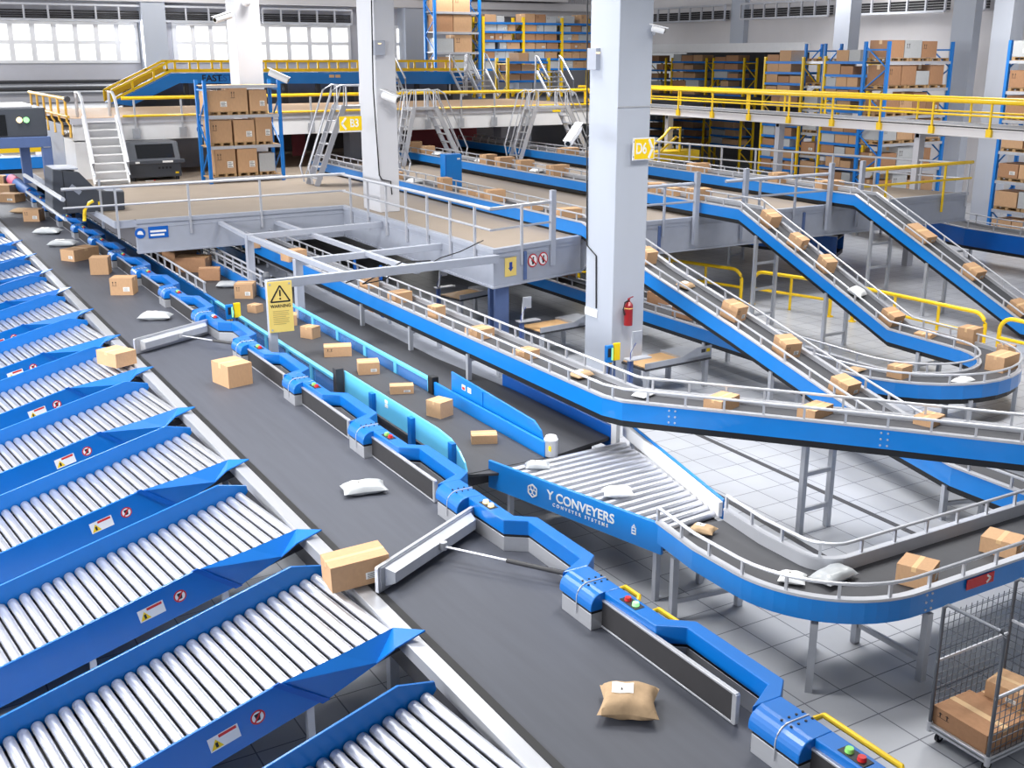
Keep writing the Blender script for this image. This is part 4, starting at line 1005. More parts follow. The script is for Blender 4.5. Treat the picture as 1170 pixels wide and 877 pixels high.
m = MB(); zt = aty(30, 123, YS).z; m.box(xl - 4.5, xl + .2, YS - .15, YS + 2.3, 4.69, zt)
hs = m.build('housing', char, t, bevel=.04)
m = MB(); m.box(xl - 4.5, xl - .2, YS + .1, YS + 2.2, zt, zt + .12); m.build('top_cover', white, t, bevel=.03)
m = MB(); m.box(xl - 4.5, xl - 1.15, YS - .165, YS - .15, 4.75, zt - .22); m.build('display_window', screen, t)
for px, mm in ((22, lampw), (30, lampg)):
    c = aty(px, 137, YS - .16); m = MB(); m.cyl((c.x, YS - .15, c.z), (c.x, YS - .19, c.z), .1, 18); m.build('indicator_light', mm, t)
m = MB(); m.box(xl + .0, xl + .24, YS - .16, YS - .15, 4.3, 4.4); m.m = 1; m.box(xl + .0, xl + .24, YS - .165, YS - .16, 4.36, 4.4); m.build('label_plate', [paper, red], t)
# yellow railed blue conveyor behind the portal
t = thing('service_conveyor', 'blue conveyor with yellow guard rails behind the scanner portal at left', 'conveyor', (0, 52, 0))
z0, z1 = aty(20, 193, 52).z, aty(20, 180, 52).z
m = MB(); m.box(-3, xl + 1.2, 52, 53, z0, z1); m.build('side_panel', bluec, t)
for pxy in (158, 171):
    z = aty(20, pxy, 52).z; m = MB(); m.box(-3, xl + 1.2, 52.0, 52.08, z - .12, z + .12); m.build('guard_rail', yellow, t)
m = MB(); m.box(-3, xl + 1.0, 52.1, 52.9, z0 - .2, z0); m.build('return_guard', black, t)
for x in (-1, 3, 6): m = MB(); m.box(x - .1, x + .1, 52.3, 52.5, ZP, z0 - .2); m.build('leg', dark, t)
# dark stepped cabinet beside the railing
YD = 36.4
def ppx(px, py, Y=YD): q = aty(px, py, Y); return (q.x, q.z)
t = thing('control_cabinet', 'charcoal sloping cabinet behind the railing by the scanner portal', 'cabinet', (ppx(60, 240)[0], YD, ZP))
prof = [ppx(61, 251), ppx(59.5, 193), ppx(71, 195), ppx(90, 196.5), ppx(112, 218), ppx(142, 219), ppx(144, 250)]
prof[0] = (prof[0][0], ZP); prof[-1] = (prof[-1][0], ZP)
n = len(prof); m = MB(); m.add([(p[0], YD, p[1]) for p in prof] + [(p[0], YD + 1.5, p[1]) for p in prof], [tuple(range(n))[::-1], tuple(range(n, 2 * n))] + [(k, (k + 1) % n, n + (k + 1) % n, n + k) for k in range(n)]); m.build('housing', char, t, bevel=.025)
m = MB(); x = prof[2][0]; m.box(x - .01, x + .01, YD - .012, YD, ZP + .05, prof[2][1]); m.build('door_gap', blackp, t)
m = MB(); m.box(prof[1][0] + .02, prof[3][0], YD + .05, YD + 1.45, prof[2][1] + .01, prof[2][1] + .06); m.build('grey_lid', greyp, t, bevel=.02)
m = MB(); m.box(prof[4][0] + .1, prof[5][0], YD + .1, YD + 1.4, prof[5][1], prof[5][1] + .05); m.build('grey_lid', greyp, t, bevel=.02)
a = V((prof[3][0] - .28, YD - .01, prof[3][1] - .4)); m = MB(); m.bar(a, a + V((.26, 0, -.24)), .02, .14, (0, -1, 0)); m.bar(a, a + V((.26, 0, -.24)), .14, .02, (0, -1, 0)); m.build('handle', greyp, t)
m = MB(); c = aty(114, 232, YD - .01); m.box(c.x - .05, c.x + .05, YD - .015, YD, c.z - .05, c.z + .05); m.build('yellow_mark', syel, t)
m = MB(); q = aty(104, 242, YF - .2); m.tube([(q.x - .14, YF + .2, q.z - .3), (q.x - .1, YF + .2, q.z), (q.x + .04, YF + .2, q.z + .2), (q.x + .16, YF + .2, q.z + .26)], .05, 8); tag(m.build('bent_bar', yellow, None, smooth=True), 'short bent yellow bar before the charcoal cabinet', 'bar')
railing('railing', 'short dark topped railing from the scanner portal to the platform edge', [at(28, 200, ZP + 1.05) - V((0, 0, 1.05)), at(72, 228, ZP + 1.05) - V((0, 0, 1.05))], 1.05, .06, 3.5, galv, posts=[(6.5, 41, ZP), (6.45, 35.8, ZP)], group='platform railings')
# x-ray cabinet
YX = 44.6
t = thing('xray_machine', 'charcoal box shaped scanner machine with a dark sloping screen, on the platform', 'machine', (aty(178, 210, YX).x, YX, ZP))
x0 = aty(150, 210, YX).x; x1 = aty(209, 208, YX).x; zt = aty(170, 163, YX).z; zm = aty(170, 183, YX).z
def ybox(mb, prof, xa, xb, mats): pass
m = MB(); pf = [(YX, ZP + .12), (YX, zm), (YX + .35, zt), (YX + 1.6, zt), (YX + 1.6, ZP + .12)]
n = len(pf); m.add([(x0, p[0], p[1]) for p in pf] + [(x1, p[0], p[1]) for p in pf], [tuple(range(n)), tuple(range(n, 2 * n))[::-1]] + [(k, n + k, n + (k + 1) % n, (k + 1) % n) for k in range(n)]); m.build('housing', char, t, bevel=.04)
d0 = V((0, .35, zt - zm)).normalized(); nn = V((0, -d0.z, d0.y)); hgt = V((0, .35, zt - zm)).length
m = MB(); a = V(((x0 + x1) / 2 + .05, YX, zm)); m.bar(a + d0 * .08 + nn * .005, a + d0 * (hgt - .1) + nn * .005, x1 - x0 - .55, .02, nn); m.build('screen', screen, t)
m = MB(); m.box(x0 - .1, x1 + .12, YX - .14, YX + .1, zm - .14, zm); m.build('front_shelf', char, t, bevel=.02)
m = MB(); m.box(x1 - .75, x1 - .35, YX - .15, YX - .14, zm - .1, zm - .03); m.box(x0 + .2, x0 + .36, YX - .15, YX - .14, zm - .1, zm - .03); m.build('label_plate', paper, t)
m = MB()
for k in range(4): m.box(x1 - .9 + k * .14, x1 - .82 + k * .14, YX - .01, YX, zm - .35, zm - .27)
m.build('button_row', blackp, t)
m = MB(); m.box(x1 - .25, x1 - .12, YX - .01, YX, zm - .55, zm - .48); m.m = 1; m.box(x0 + .55, x0 + .85, YX - .01, YX, zm - .82, zm - .77); m.m = 2; m.box(x0 + .86, x0 + .92, YX - .01, YX, zm - .84, zm - .75); m.build('front_marks', [syel, paper, red], t)
for x in (x0 + .15, x1 - .15):
    for y in (YX + .15, YX + 1.4): m = MB(); m.cyl((x, y, ZP), (x, y, ZP + .13), .07, 10); m.build('foot', blackp, t)

# ================================================================ mezzanine behind the platform
YM = 46.4; ZD = 5.17
xa = aty(84, 150, YM).x; xb = aty(145, 180, YM).x; xe = 32.4
zf = aty(400, 151, YM).z
m = MB(); m.box(xa, xb, YM, YM + 11, ZP, zf + .05); struct('wall_mezzanine_left', m, white, 'white solid end of the mezzanine by the ladder')
m = MB(); m.box(xa - .02, xa, YM + 2.5, YM + 6.5, ZP, ZP + 2.0); struct('door_1', m, greyp, 'grey doorway in the side of the white mezzanine end')
m = MB(); m.box(xa, xe, YM, YM + .3, zf, ZD - .22); struct('trim_2', m, white, 'white fascia of the mezzanine')
m = MB(); m.box(xa - .05, xe, YM - .06, YM + .3, ZD - .24, ZD - .02); struct('trim_3', m, wallg, 'grey edge strip of the mezzanine')
m = MB(); m.box(xa, xe, YM, YM + 9, ZD - .1, ZD); struct('floor_mezzanine', m, beige, 'tan floor of the mezzanine')
m = MB(); m.box(xa, 52, YM + 9, 72, ZD - .6, ZD - .3); struct('floor_rear', m, dark, 'dark rear floor behind the mezzanine')
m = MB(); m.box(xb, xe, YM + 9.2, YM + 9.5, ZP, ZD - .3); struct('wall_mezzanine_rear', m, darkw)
for k, (pa, pb, zz) in enumerate(((195, 235, .7), (335, 350, .7), (470, 545, 1.2))):
    m = MB(); m.box(aty(pa, 180, YM + 6).x, aty(pb, 180, YM + 6).x, YM + 6, YM + 6.1, ZP, ZD - zz); tag(m.build('red_curtain', mauve, None), ('dull red sheeting in the dark behind the blue platform rack', 'dull red sheeting in the dark left of the B3 sign', 'dull red sheeting in the dark behind the crossover steps right of B3')[k], 'sheeting', 'red sheeting under the mezzanine')
for px in (215, 420, 590):
    q = aty(px, 160, YM + 3); m = MB(); m.box(q.x - .9, q.x + .9, YM + 3, YM + 3.8, ZP, zf); struct('column_%d' % (10 + px), m, greyp, 'grey support in the dark under the mezzanine')
xs0 = aty(138, 111, YM - .1).x
railing('railing', 'long yellow topped railing along the front of the mezzanine', [(xs0, YM - .12, ZD), (xe - .2, YM - .12, ZD)], .72, .07, 3.0, yellow, mids=(.05,), post_drop=.0, posts=[])
par = [o for o in bpy.data.objects if o.get('label', '').startswith('long yellow topped')][0]
for px in (153, 207, 291, 355, 489, 527, 565, 605):
    q = aty(px, 120, YM - .12); m = MB(); m.bar((q.x, YM - .12, ZD - .55), (q.x, YM - .12, ZD + .7), .07, .07, (0, 1, 0)); m.box(q.x - .14, q.x + .14, YM - .14, YM - .06, ZD - .85, ZD - .45); m.build('post', galv, par)
t = thing('railing', 'ochre railing with bent feet on the side of the white mezzanine end', 'railing', (xa, YM, ZD))
m = MB(); m.tube([(xa - .1, YM + .2, ZD + .72), (xa - .1, YM + 10, ZD + .72)], .07, 8); m.build('handrail', mat('ochre_paint', (226, 176, 66), .45), t, smooth=True)
m = MB(); m.tube([(xa - .1, YM + .2, ZD + .05), (xa - .1, YM + 10, ZD + .05)], .05, 8); m.build('mid_rail', MATS['ochre_paint'], t, smooth=True)
m = MB(); m.cyl((xa - .1, YM - .05, ZD + .72), (xa - .1, YM + .2, ZD + .72), .11, 12); m.build('end_cap', dark, t)
for k in range(6):
    y = YM + .6 + k * 1.8; m = MB(); m.tube([(xa - .1, y, ZD + .7), (xa - .1, y, ZD - .15), (xa - .02, y - .1, ZD - .3), (xa - .06, y - .25, ZD - .75)], .05, 6); m.build('post', MATS['ochre_paint'], t)
# OL lettering on fascia
q = aty(235, 148, YM - .02); t = thing('wall_lettering', 'dark blue letters on the white mezzanine fascia behind the blue rack', 'lettering', (q.x, YM, q.z))
textpart('letters', 'OL', .5, navy, t, frame_from((q.x - .05, YM - .015, q.z), (1, 0, 0), (0, 0, 1)), .004)
# front ladder
t = thing('ship_ladder', 'white ship ladder with handrails up to the left end of the mezzanine', 'ladder', (aty(120, 205, 44).x, 44, ZP))
xl0 = aty(107, 200, 44).x; xr0 = aty(147, 205, 44).x; xl1 = aty(93, 130, YM).x; xr1 = aty(131, 130, YM).x
yb = 43.9
for (a0, a1) in ((xl0, xl1), (xr0, xr1)):
    m = MB(); m.bar((a0, yb, ZP), (a1, YM - .05, ZD + .0), .06, .22); m.build('stringer', white, t)
    m = MB(); m.tube([(a0, yb - .1, ZP + .35), (a0, yb - .05, ZP + .8), (a1, YM - .3, ZD + .75), (a1, YM + .1, ZD + .95), (a1, YM + .8, ZD + .95), (a1, YM + .9, ZD)], .06, 8); m.build('handrail', rail, t, smooth=True)
for k in range(8):
    f_ = (k + .5) / 8; y = yb + (YM - yb) * f_; z = ZP + (ZD - ZP) * f_; L0 = xl0 + (xl1 - xl0) * f_; R0 = xr0 + (xr1 - xr0) * f_
    m = MB(); m.box(L0, R0, y - .14, y + .14, z - .02, z + .02); m.box(L0, R0, y + .12, y + .16, z - .3, z); m.build('tread', white, t)
# crossover steps
def crossover(pl, pr, ptop, label, wd=.9, nt=7):
    A = at(*pl, ZP); B = aty(pr[0], pr[1], A.y); T = (A + B) / 2
    zt = aty(ptop[0], ptop[1], T.y).z; xa_, xb_ = aty(ptop[0], ptop[1], T.y).x, aty(ptop[2], ptop[1], T.y).x
    t = thing('crossover_steps', label, 'steps', (T.x, T.y, ZP), 0, 'white crossover steps on the platform')
    Y = T.y
    m = MB(); m.box(xa_, xb_, Y, Y + wd, zt - .1, zt); m.build('landing', rail, t)
    for (fx, tx) in ((A.x, xa_), (B.x, xb_)):
        m = MB()
        for y in (Y, Y + wd): m.bar((fx, y, ZP), (tx, y, zt), .05, .2, (0, 0, 1))
        for k in range(nt):
            f_ = (k + .7) / nt; x = fx + (tx - fx) * f_; z = ZP + (zt - ZP) * f_; m.box(x - .14, x + .14, Y, Y + wd, z - .03, z)
        m.build('stair_flight', rail, t)
        s = 1 if fx > tx else -1
        for y in (Y, Y + wd):
            m = MB(); o = .75
            m.tube([(fx + s * .15, y, ZP + .1), (fx + s * .28, y, ZP + .7), (tx + s * .45, y, zt + o * .75), (tx + s * .1, y, zt + o), (tx - s * .1, y, zt + o), (tx - s * .1, y, zt)], .035, 8)
            m.tube([(fx + s * .08, y, ZP + .35), (tx + s * .2, y, zt + .35), (tx + s * .1, y, zt + .7)], .025, 6); m.build('handrail', rail, t, smooth=True)
    for y in (Y, Y + wd):
        m = MB(); m.tube([(xa_, y, zt), (xa_, y, zt + .72), (xb_, y, zt + .72), (xb_, y, zt)], .035, 8); m.build('landing_rail', rail, t, smooth=True)
    return t
crossover((362, 213), (462, 205), (393, 121, 425), 'white crossover steps partly hidden behind the B3 pillar')
crossover((461, 190), (528, 180), (473, 123, 498), 'white crossover steps behind the blue cabinet, between B3 and the middle steps')
c = crossover((594, 184), (674, 176), (613, 122, 648), 'white crossover steps with a yellow mark at their top, nearest the D6 pillar')
m = MB(); q = c.location; zt = aty(630, 125, q.y).z; m.box(q.x - .2, q.x + .25, q.y - .02, q.y, zt - .12, zt - .02); m.build('yellow_mark', syel, c)
# blue cabinet
q0 = at(509, 215, ZP); q1 = at(534, 215, ZP)
t = thing('control_cabinet', 'bright blue upright cabinet between the platform conveyors', 'cabinet', (q0.x, q0.y, ZP))
zt = aty(520, 176, q0.y).z; m = MB(); m.box(q0.x, q0.x + (q1.x - q0.x) * 1.0, q0.y, q0.y + .4, ZP, zt); m.build('body', bluec, t, bevel=.015)
m = MB(); m.box(q0.x + .5, q0.x + .62, q0.y - .012, q0.y, zt - .2, zt - .14); m.build('badge', paper, t)
m = MB(); m.box(q0.x + .02, q0.x + .04, q0.y - .008, q0.y, ZP + .1, zt - .05); m.build('door_seam', blued, t)
# ramped conveyor along the back
YR = 57.0
def rp(px, py, Y=YR): q = aty(px, py, Y); return V((q.x, Y, q.z))
t = thing('ramp_conveyor', 'long blue back conveyor with yellow guard, lettered FASTEST, rising from the left', 'conveyor', tuple(rp(160, 120)))
top = [rp(128, 118), rp(196, 84), rp(530, 82)]; bot = [rp(150, 121), rp(205, 95), rp(530, 96)]
def slab(mb, tp, bt, y0, y1):
    for i in range(len(tp) - 1):
        p = [bt[i], bt[i + 1], tp[i + 1], tp[i]]
        mb.add([(q.x, y0, q.z) for q in p] + [(q.x, y1, q.z) for q in p], [(0, 1, 2, 3), (7, 6, 5, 4), (0, 4, 5, 1), (1, 5, 6, 2), (2, 6, 7, 3), (3, 7, 4, 0)])
m = MB(); slab(m, top, bot, YR, YR + .1); slab(m, top, bot, YR + 1.6, YR + 1.7); m.build('side_panel', bluec, t)
m = MB(); slab(m, [p + V((0, 0, -.2)) for p in top], [p + V((0, 0, .1)) for p in bot], YR + .1, YR + 1.6); m.build('belt', belt2, t)
for y in (YR + .04, YR + 1.66):
    m = MB()
    for h, hh in ((.06, .14), (.52, .12)):
        slab(m, [p + V((0, 0, h + hh)) for p in top], [p + V((0, 0, h)) for p in top], y - .03, y + .03)
    for (q, d) in resample(top, 1.15): m.bar(q + V((0, y - YR, .05)), q + V((0, y - YR, .6)), .1, .06, (0, 1, 0))
    m.build('yellow_guard', yellow, t)
m = MB(); slab(m, [p + V((0, 0, .5)) for p in top[:2]], [p + V((0, 0, .1)) for p in top[:2]], YR + 1.6, YR + 1.62); m.build('ramp_guard_sheet', mat('amber_sheet', (214, 164, 30), .5), t)
q = rp(249.5, 89.5); textpart('lettering', 'FAST', .44, blackp, t, frame_from((rp(242, 89).x, YR - .01, q.z), (1, 0, 0), (0, 0, 1)), .004, 1.05)
textpart('lettering', 'EST', .44, mat('faded_blue_lettering', (10, 92, 170), .5), t, frame_from((rp(257.5, 89).x, YR - .01, q.z), (1, 0, 0), (0, 0, 1)), .004, 1.05)
m = MB()
for px in (379, 386): q = rp(px, 87); m.box(q.x - .14, q.x + .14, YR - .012, YR, q.z - .07, q.z + .07)
m.build('sticker', tape, t)
for k in range(9):
    x = rp(215 + k * 38, 90).x; m = MB(); m.box(x - .1, x + .1, YR + .4, YR + .7, ZD - .5, rp(215, 95).z); m.build('leg', dark, t)
m = MB(); m.box(rp(150, 100).x, rp(560, 100).x, YR + 2.2, YR + 2.4, ZD - .4, rp(300, 95).z + .0); struct('shade_panel_rear', m, darkw)  # added dark panel standing in for the shadow under the ramp conveyor

# ================================================================ hall walls
YB = 71.0; XR = 50.8; HT = 15
zb1 = aty(80, 70, YB).z
m = MB(); m.box(-16, XR, YB, YB + .3, 0, HT); struct('wall_back', m, wallg, 'grey back wall of the hall')
m = MB(); m.box(-16, aty(478, 50, YB).x, YB - .06, YB, aty(80, 98, YB).z - 2.2, aty(80, 78, YB).z); struct('trim_4', m, wallg)
for k, py in enumerate((93, 98, 101.5, 105)):
    z = aty(80, py, YB).z; m = MB(); m.tube([(-16, YB - .2, z), (aty(160, py, YB).x, YB - .2, z)], .09, 8); tag(m.build('pipe', galv if k % 2 else dark, None, smooth=True), '%s horizontal pipe from the top along the back wall at left' % ORD[k], 'pipe', 'pipes on the back wall')
wn = 0
for (pxs, pxe, n) in ((-42, 158, 8), (197, 262, 3), (278, 400, 5), (448, 462, 1)):
    wn += 1
    x0, x1 = aty(pxs, 48, YB).x, aty(pxe, 48, YB).x; z0, z1 = aty(80, 71, YB).z, aty(80, 26, YB).z
    t = MB(); t.box(x0, x1, YB - .12, YB, z0 - .05, z1 + .1); fr = t.build('window_%d' % wn, white, None); fr['kind'] = 'structure'
    w = (x1 - x0 - .2) / n
    for i in range(n):
        for j in range(2):
            a = x0 + .15 + i * w; h = (z1 - z0) / 2; m = MB(); m.box(a + .14, a + w - .16, YB - .14, YB - .12, z0 + .12 + j * h, z0 + h - .1 + j * h); m.build('pane', glow, fr)
# cable tray lattices along the back wall
def tray(p0, p1, off, z0, z1, n, label, cols=()):
    t = thing('cable_tray', label, 'cable tray', p0, 0, 'cable trays along the walls')
    a = V(p0); b = V(p1)
    m = MB()
    for z in (z0, z1): m.bar((a.x, a.y, z), (b.x, b.y, z), .16, .12)
    for k in range(n + 1):
        q = a.lerp(b, k / n); m.bar((q.x, q.y, z0), (q.x, q.y, z1), .1, .1, (0, 1, 0) if abs(b.x - a.x) > abs(b.y - a.y) else (1, 0, 0))
    m.build('lattice', rail, t)
    d = (b - a).normalized(); nrm = V((-d.y, d.x, 0)); m = MB()
    for k in range(4):
        z = z0 + .12 + k * (z1 - z0) * .15; m.bar(a + nrm * off + V((0, 0, z - a.z)), b + nrm * off + V((0, 0, z - b.z)), .12, (z1 - z0) * .12)
    m.build('cable', cable, t)
zt0, zt1 = aty(80, 22.5, YB - .8).z, aty(80, 5, YB - .8).z
tray((aty(-30, 20, YB - .8).x, YB - .8, zt0), (aty(162, 20, YB - .8).x, YB - .8, zt0), .3, zt0, zt1, 7, 'white cable tray with black cables above the left windows')
tray((aty(186, 20, YB - .8).x, YB - .8, zt0), (aty(264, 20, YB - .8).x, YB - .8, zt0), .3, zt0, zt1, 3, 'white cable tray with black cables left of the white pillar')
tray((aty(300, 20, YB - .8).x, YB - .8, zt0), (aty(402, 20, YB - .8).x, YB - .8, zt0), .3, zt0, zt1, 5, 'white cable tray with black cables between the white and B3 pillars')
m = MB(); z = aty(80, 0, YB - 1).z; m.box(-16, XR, YB - 1.4, YB, z, z + .5); struct('beam_1', m, wallm)
m = MB()
for k in range(140): x = aty(480, 10, YB).x + k * .16; m.box(x, x + .06, YB - .1, YB, aty(600, 14, YB).z, HT)
struct('trim_5', m, wallm, 'ribbed sheet at the top of the back wall')
m = MB(); m.box(aty(465, 18, YB).x, XR, YB - 1.0, YB, aty(600, 20, YB).z, aty(600, 12, YB).z); m.box(aty(465, 18, YB).x, aty(632, 3, YB).x, YB - 2.0, YB, aty(600, 3, YB).z, aty(600, -6, YB).z); struct('beam_2', m, wallm)
for k, (a, b) in enumerate(((163, 190), (462, 484))):
    x0, x1 = aty(a, 40, YB - 1).x, aty(b, 40, YB - 1).x; m = MB(); m.box(x0, x1, YB - 1.2, YB, 0, HT); struct('column_%d' % (4 + k), m, colm, 'grey pilaster on the back wall')
# right wall: solid part near, open annex below the beam further back
def wr(px, py, X=XR): return atx(px, py, X)
ysp = wr(925, 60).y
zbeam = wr(760, 66).z; 
m = MB(); m.box(XR, XR + .4, ysp, YB, wr(800, 60).z, HT); struct('wall_right', m, wallm, 'pale upper right wall above the open store')
m = MB(); m.box(XR, XR + .4, 4, ysp, 0, HT); struct('wall_right_front', m, wallm, 'pale right wall behind the tall racks')
m = MB(); m.box(XR - .5, XR, ysp, YB, wr(800, 60).z, wr(800, 50).z); struct('beam_3', m, white, 'white beam over the open store')
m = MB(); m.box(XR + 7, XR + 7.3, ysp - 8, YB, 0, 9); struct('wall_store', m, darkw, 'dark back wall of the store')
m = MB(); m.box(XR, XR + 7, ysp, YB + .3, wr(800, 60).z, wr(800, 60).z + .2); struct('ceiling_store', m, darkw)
m = MB(); q = wr(700, 90, XR + 6.5); m.box(XR + 6.4, XR + 6.5, ysp - 6, 56, aty(800, 88, 56).z - .6, aty(800, 88, 56).z + .5); tag(m.build('blue_band', blued, None), 'long blue band in the dark store behind the racks', 'band')
for k, (pa, pb, pz) in enumerate(((744, 832, 20), (850, 950, 20), (980, 1083, 20), (1108, 1128, 20))):
    A = wr(pa, 20, XR - .6); B = wr(pb, 20, XR - .6); z0 = wr(900, 20, XR - .6).z; z1 = z0 + .9
    tray((XR - .9, A.y, z0), (XR - .9, B.y, z0), .35, z0, z1, max(2, int((A.y - B.y) / 1.05)), 'white cable tray with black cables on the right wall, %s from the back corner' % ORD[k])
for k, (pa, pb, X, lb) in enumerate(((833, 848, XR - .4, 'slim pale column on the right wall above the store'), (1084, 1109, 45.5, 'pale column beside the tall blue rack'))):
    A = atx(pa, 60, X); B = atx(pb, 60, X); zz = 7.9 if k == 0 else 0
    m = MB(); m.box(X, X + .5, B.y, A.y, zz, HT); struct('column_%d' % (6 + k), m, colm, lb)
for k, (pa, pe, pb, X, z0, lb) in enumerate(((951, 968, 980, 46.0, 0, 'pale column behind the yellow and blue racks'), (1130, 1152, 1166, 42.9, 0, 'big pale column left of the nearest blue rack'))):
    A = atx(pa, 60, X); Bq = atx(pe, 60, X); C_ = aty(pb, 60, Bq.y); m = MB(); m.box(X, C_.x, Bq.y, A.y, z0, HT); struct('column_%d' % (8 + k), m, colm, lb)

# ================================================================ catwalk on the right
XK = 33.0
zk = 5.17
t = thing('catwalk', 'raised walkway with yellow railings crossing in front of the racks', 'walkway', (XK, 34, 0))
y0k, y1k = 19.0, 46.6
m = MB(); m.box(XK, XK + 1.9, y0k, y1k, zk - .06, zk); m.build('walk_deck', mat('walkway_grating', (120, 124, 134), .6), t)
for x in (XK, XK + 1.84):
    m = MB(); m.box(x, x + .06, y0k, y1k, zk - .34, zk + .02); m.box(x - .04, x + .1, y0k, y1k, zk - .34, zk - .30); m.box(x - .04, x + .1, y0k, y1k, zk - .08, zk - .04); m.build('side_beam', wallm, t)
for x in (XK - .06, XK + 1.96):
    m = MB(); m.tube([(x, y0k, zk + .84), (x, y1k, zk + .84)], .075, 10); m.build('handrail', yellow, t, smooth=True)
    m = MB(); m.tube([(x, y0k, zk + .38), (x, y1k, zk + .38)], .035, 8); m.build('mid_rail', yellow, t, smooth=True)
    y = y1k - 1.0
    while y > y0k:
        m = MB(); m.bar((x, y, zk - .1), (x, y, zk + .84), .06, .06, (1, 0, 0)); m.box(x - .05, x + .07, y - .1, y + .1, zk - .3, zk - .04); m.build('post', yellow, t); y -= 2.35
for (px, pyb) in ((762, 180), (887, 195), (1043, 225)):
    q = atx(px, pyb, XK + .3); m = MB(); m.box(XK + .2, XK + .5, q.y - .12, q.y + .12, 0, zk - .34); m.build('support_column', wallg, t)
    m = MB(); m.box(XK + .2, XK + 1.9, q.y - .08, q.y + .08, zk - .5, zk - .34); m.build('bracket', wallg, t)
# yellow steps by mezzanine end
t = thing('yellow_stairs', 'yellow stair rail at the right end of the mezzanine by the D6 pillar', 'stair rail', (xe, YM, ZD))
for y in (YM - .2, YM + 1.0):
    m = MB(); m.tube([(xe - .6, y, ZD + .85), (xe - .2, y, ZD + .85), (xe + 1.6, y, ZD - 1.0)], .06, 8); m.tube([(xe - .2, y, ZD + .4), (xe + 1.6, y, ZD - 1.45)], .05, 6); m.bar((xe - .2, y, ZD), (xe - .2, y, ZD + .85), .08, .08, (0, 1, 0)); m.build('handrail', yellow, t, smooth=True)
# yellow machine steps beyond the platform
t = thing('yellow_platform', 'small yellow work platform with rails right of the D6 sign', 'platform', tuple(at(770, 182, ZP)))
q = at(770, 184, ZP); m = MB(); m.box(q.x - 1.5, q.x + 1.5, q.y, q.y + 1, ZP, ZP + .45); m.build('base', yellow, t)
m = MB(); m.tube([(q.x - 2.2, q.y, ZP + .1), (q.x - .6, q.y, ZP + 1.2), (q.x - .3, q.y, ZP + 1.5), (q.x + .3, q.y, ZP + 1.5), (q.x + .3, q.y, ZP + .4)], .06, 8); m.tube([(q.x - 1.2, q.y, ZP + .2), (q.x + .1, q.y, ZP + 1.1)], .06, 8); m.build('handrail', yellow, t, smooth=True)
# ================================================================ racks and the cartons on them
BOXN = 0
def rack(label, gl, org, ud, length, depth, shelves, height, upc, beamc, goods, bays=1, shelfc=None, deep=.06, post=.1, spec=None, brace=True, seed=1, fillh=.7, wr_=(.45, .9), pal=False, grey=.15, z0=0., bt=.1):
    rnd = random.Random(seed)
    ux = V((cos(ud), sin(ud), 0)); dx = V((-sin(ud), cos(ud), 0)); o = V(org); shelfc = shelfc or beamc
    t = thing('storage_rack', label, 'rack', org, 0, None)
    def P(u, d, z): return o + ux * u + dx * d + V((0, 0, z))
    for b in range(bays + 1):
        u = length * b / bays; m = MB()
        for d in (0, depth): m.bar(P(u, d, z0), P(u, d, height), post, post, ux)
        z = z0 + .3; f_ = 0
        while brace and z + 1.0 < height:
            m.bar(P(u, 0 if f_ else depth, z), P(u, depth if f_ else 0, z + .95), .05, .05); z += .95; f_ = 1 - f_
        if brace: m.bar(P(u, 0, height - .35), P(u, depth, height - .35), .07, .07)
        m.build('upright_frame', upc, t)
    for s in shelves:
        for d in (0, depth): m = MB(); m.bar(P(0, d, s - bt / 2), P(length, d, s - bt / 2), post * .7, bt); m.build('beam', beamc, t)
        m = MB(); a, b, c, d_ = P(0, 0, s - .03), P(length, 0, s - .03), P(length, depth, s - .03), P(0, depth, s - .03); m.hexa([a, b, c, d_, a + V((0, 0, .03)), b + V((0, 0, .03)), c + V((0, 0, .03)), d_ + V((0, 0, .03))]); m.build('shelf_deck', shelfc, t)
    for si, s in enumerate(shelves):
        if si not in goods: continue
        top = shelves[si + 1] - s if si + 1 < len(shelves) else fillh * 1.5
        n = 0
        for b in range(bays):
            u = length * b / bays + post * .8; end = length * (b + 1) / bays - post * .8
            zoff = 0
            if pal:
                pu = u; pn = pn if b else 0
                while pu + 1.0 < end + .15:
                    w = min(1.25, end - pu); PAL(P(pu + w / 2, depth / 2, s), w, depth * .96, ud, 'wooden pallet, %s from left, %s shelf up on %s' % (ORD[pn], ORD[si], gl), 'pallets on ' + gl); pu += w + .05; pn += 1
                zoff = .15
            while True:
                w = rnd.uniform(*wr_)
                if u + w > end: break
                if rnd.random() < .06 and not pal: u += w * .6; continue
                h = min(top * .86 - zoff, rnd.uniform(.55, 1.) * fillh); r = rnd.random()
                col = 'grey' if r < grey else ('brown' if r < .55 else 'tan')
                carton(P(u + w / 2, depth * .46, s + zoff), w * .97, depth * .9, h, ud, '%s carton, %s from left, %s shelf up on %s' % (col, ORD[min(n, 16)], ORD[si], gl), 'cartons on ' + gl, col, 0 if fillh < .6 else rnd.choice((1, 2, 3, 1)))
                n += 1; u += w + rnd.uniform(.0, .04)
    return t
PALP = [None]
def PAL(p, w, d, rz, label, group):
    if PALP[0] is None:
        m = MB()
        for k in range(5): m.box(-.5, .5, -.5 + k * .21, -.5 + k * .21 + .16, .8, 1)
        for k in range(3): m.box(-.5 + k * .44, -.38 + k * .44, -.5, .5, .55, .8)
        for i in range(3):
            for k in range(3): m.box(-.5 + i * .44, -.38 + i * .44, -.5 + k * .42, -.34 + k * .42, .15, .55)
        for k in range(3): m.box(-.5, .5, -.5 + k * .42, -.34 + k * .42, 0, .15)
        PALP[0] = m.build('pallet', palw, None); o = PALP[0]
    else: o = PALP[0].copy(); COL.objects.link(o)
    o.location = p; o.scale = (w, d, .14); o.rotation_euler = (0, 0, rz); tag(o, label, 'pallet', group); return o
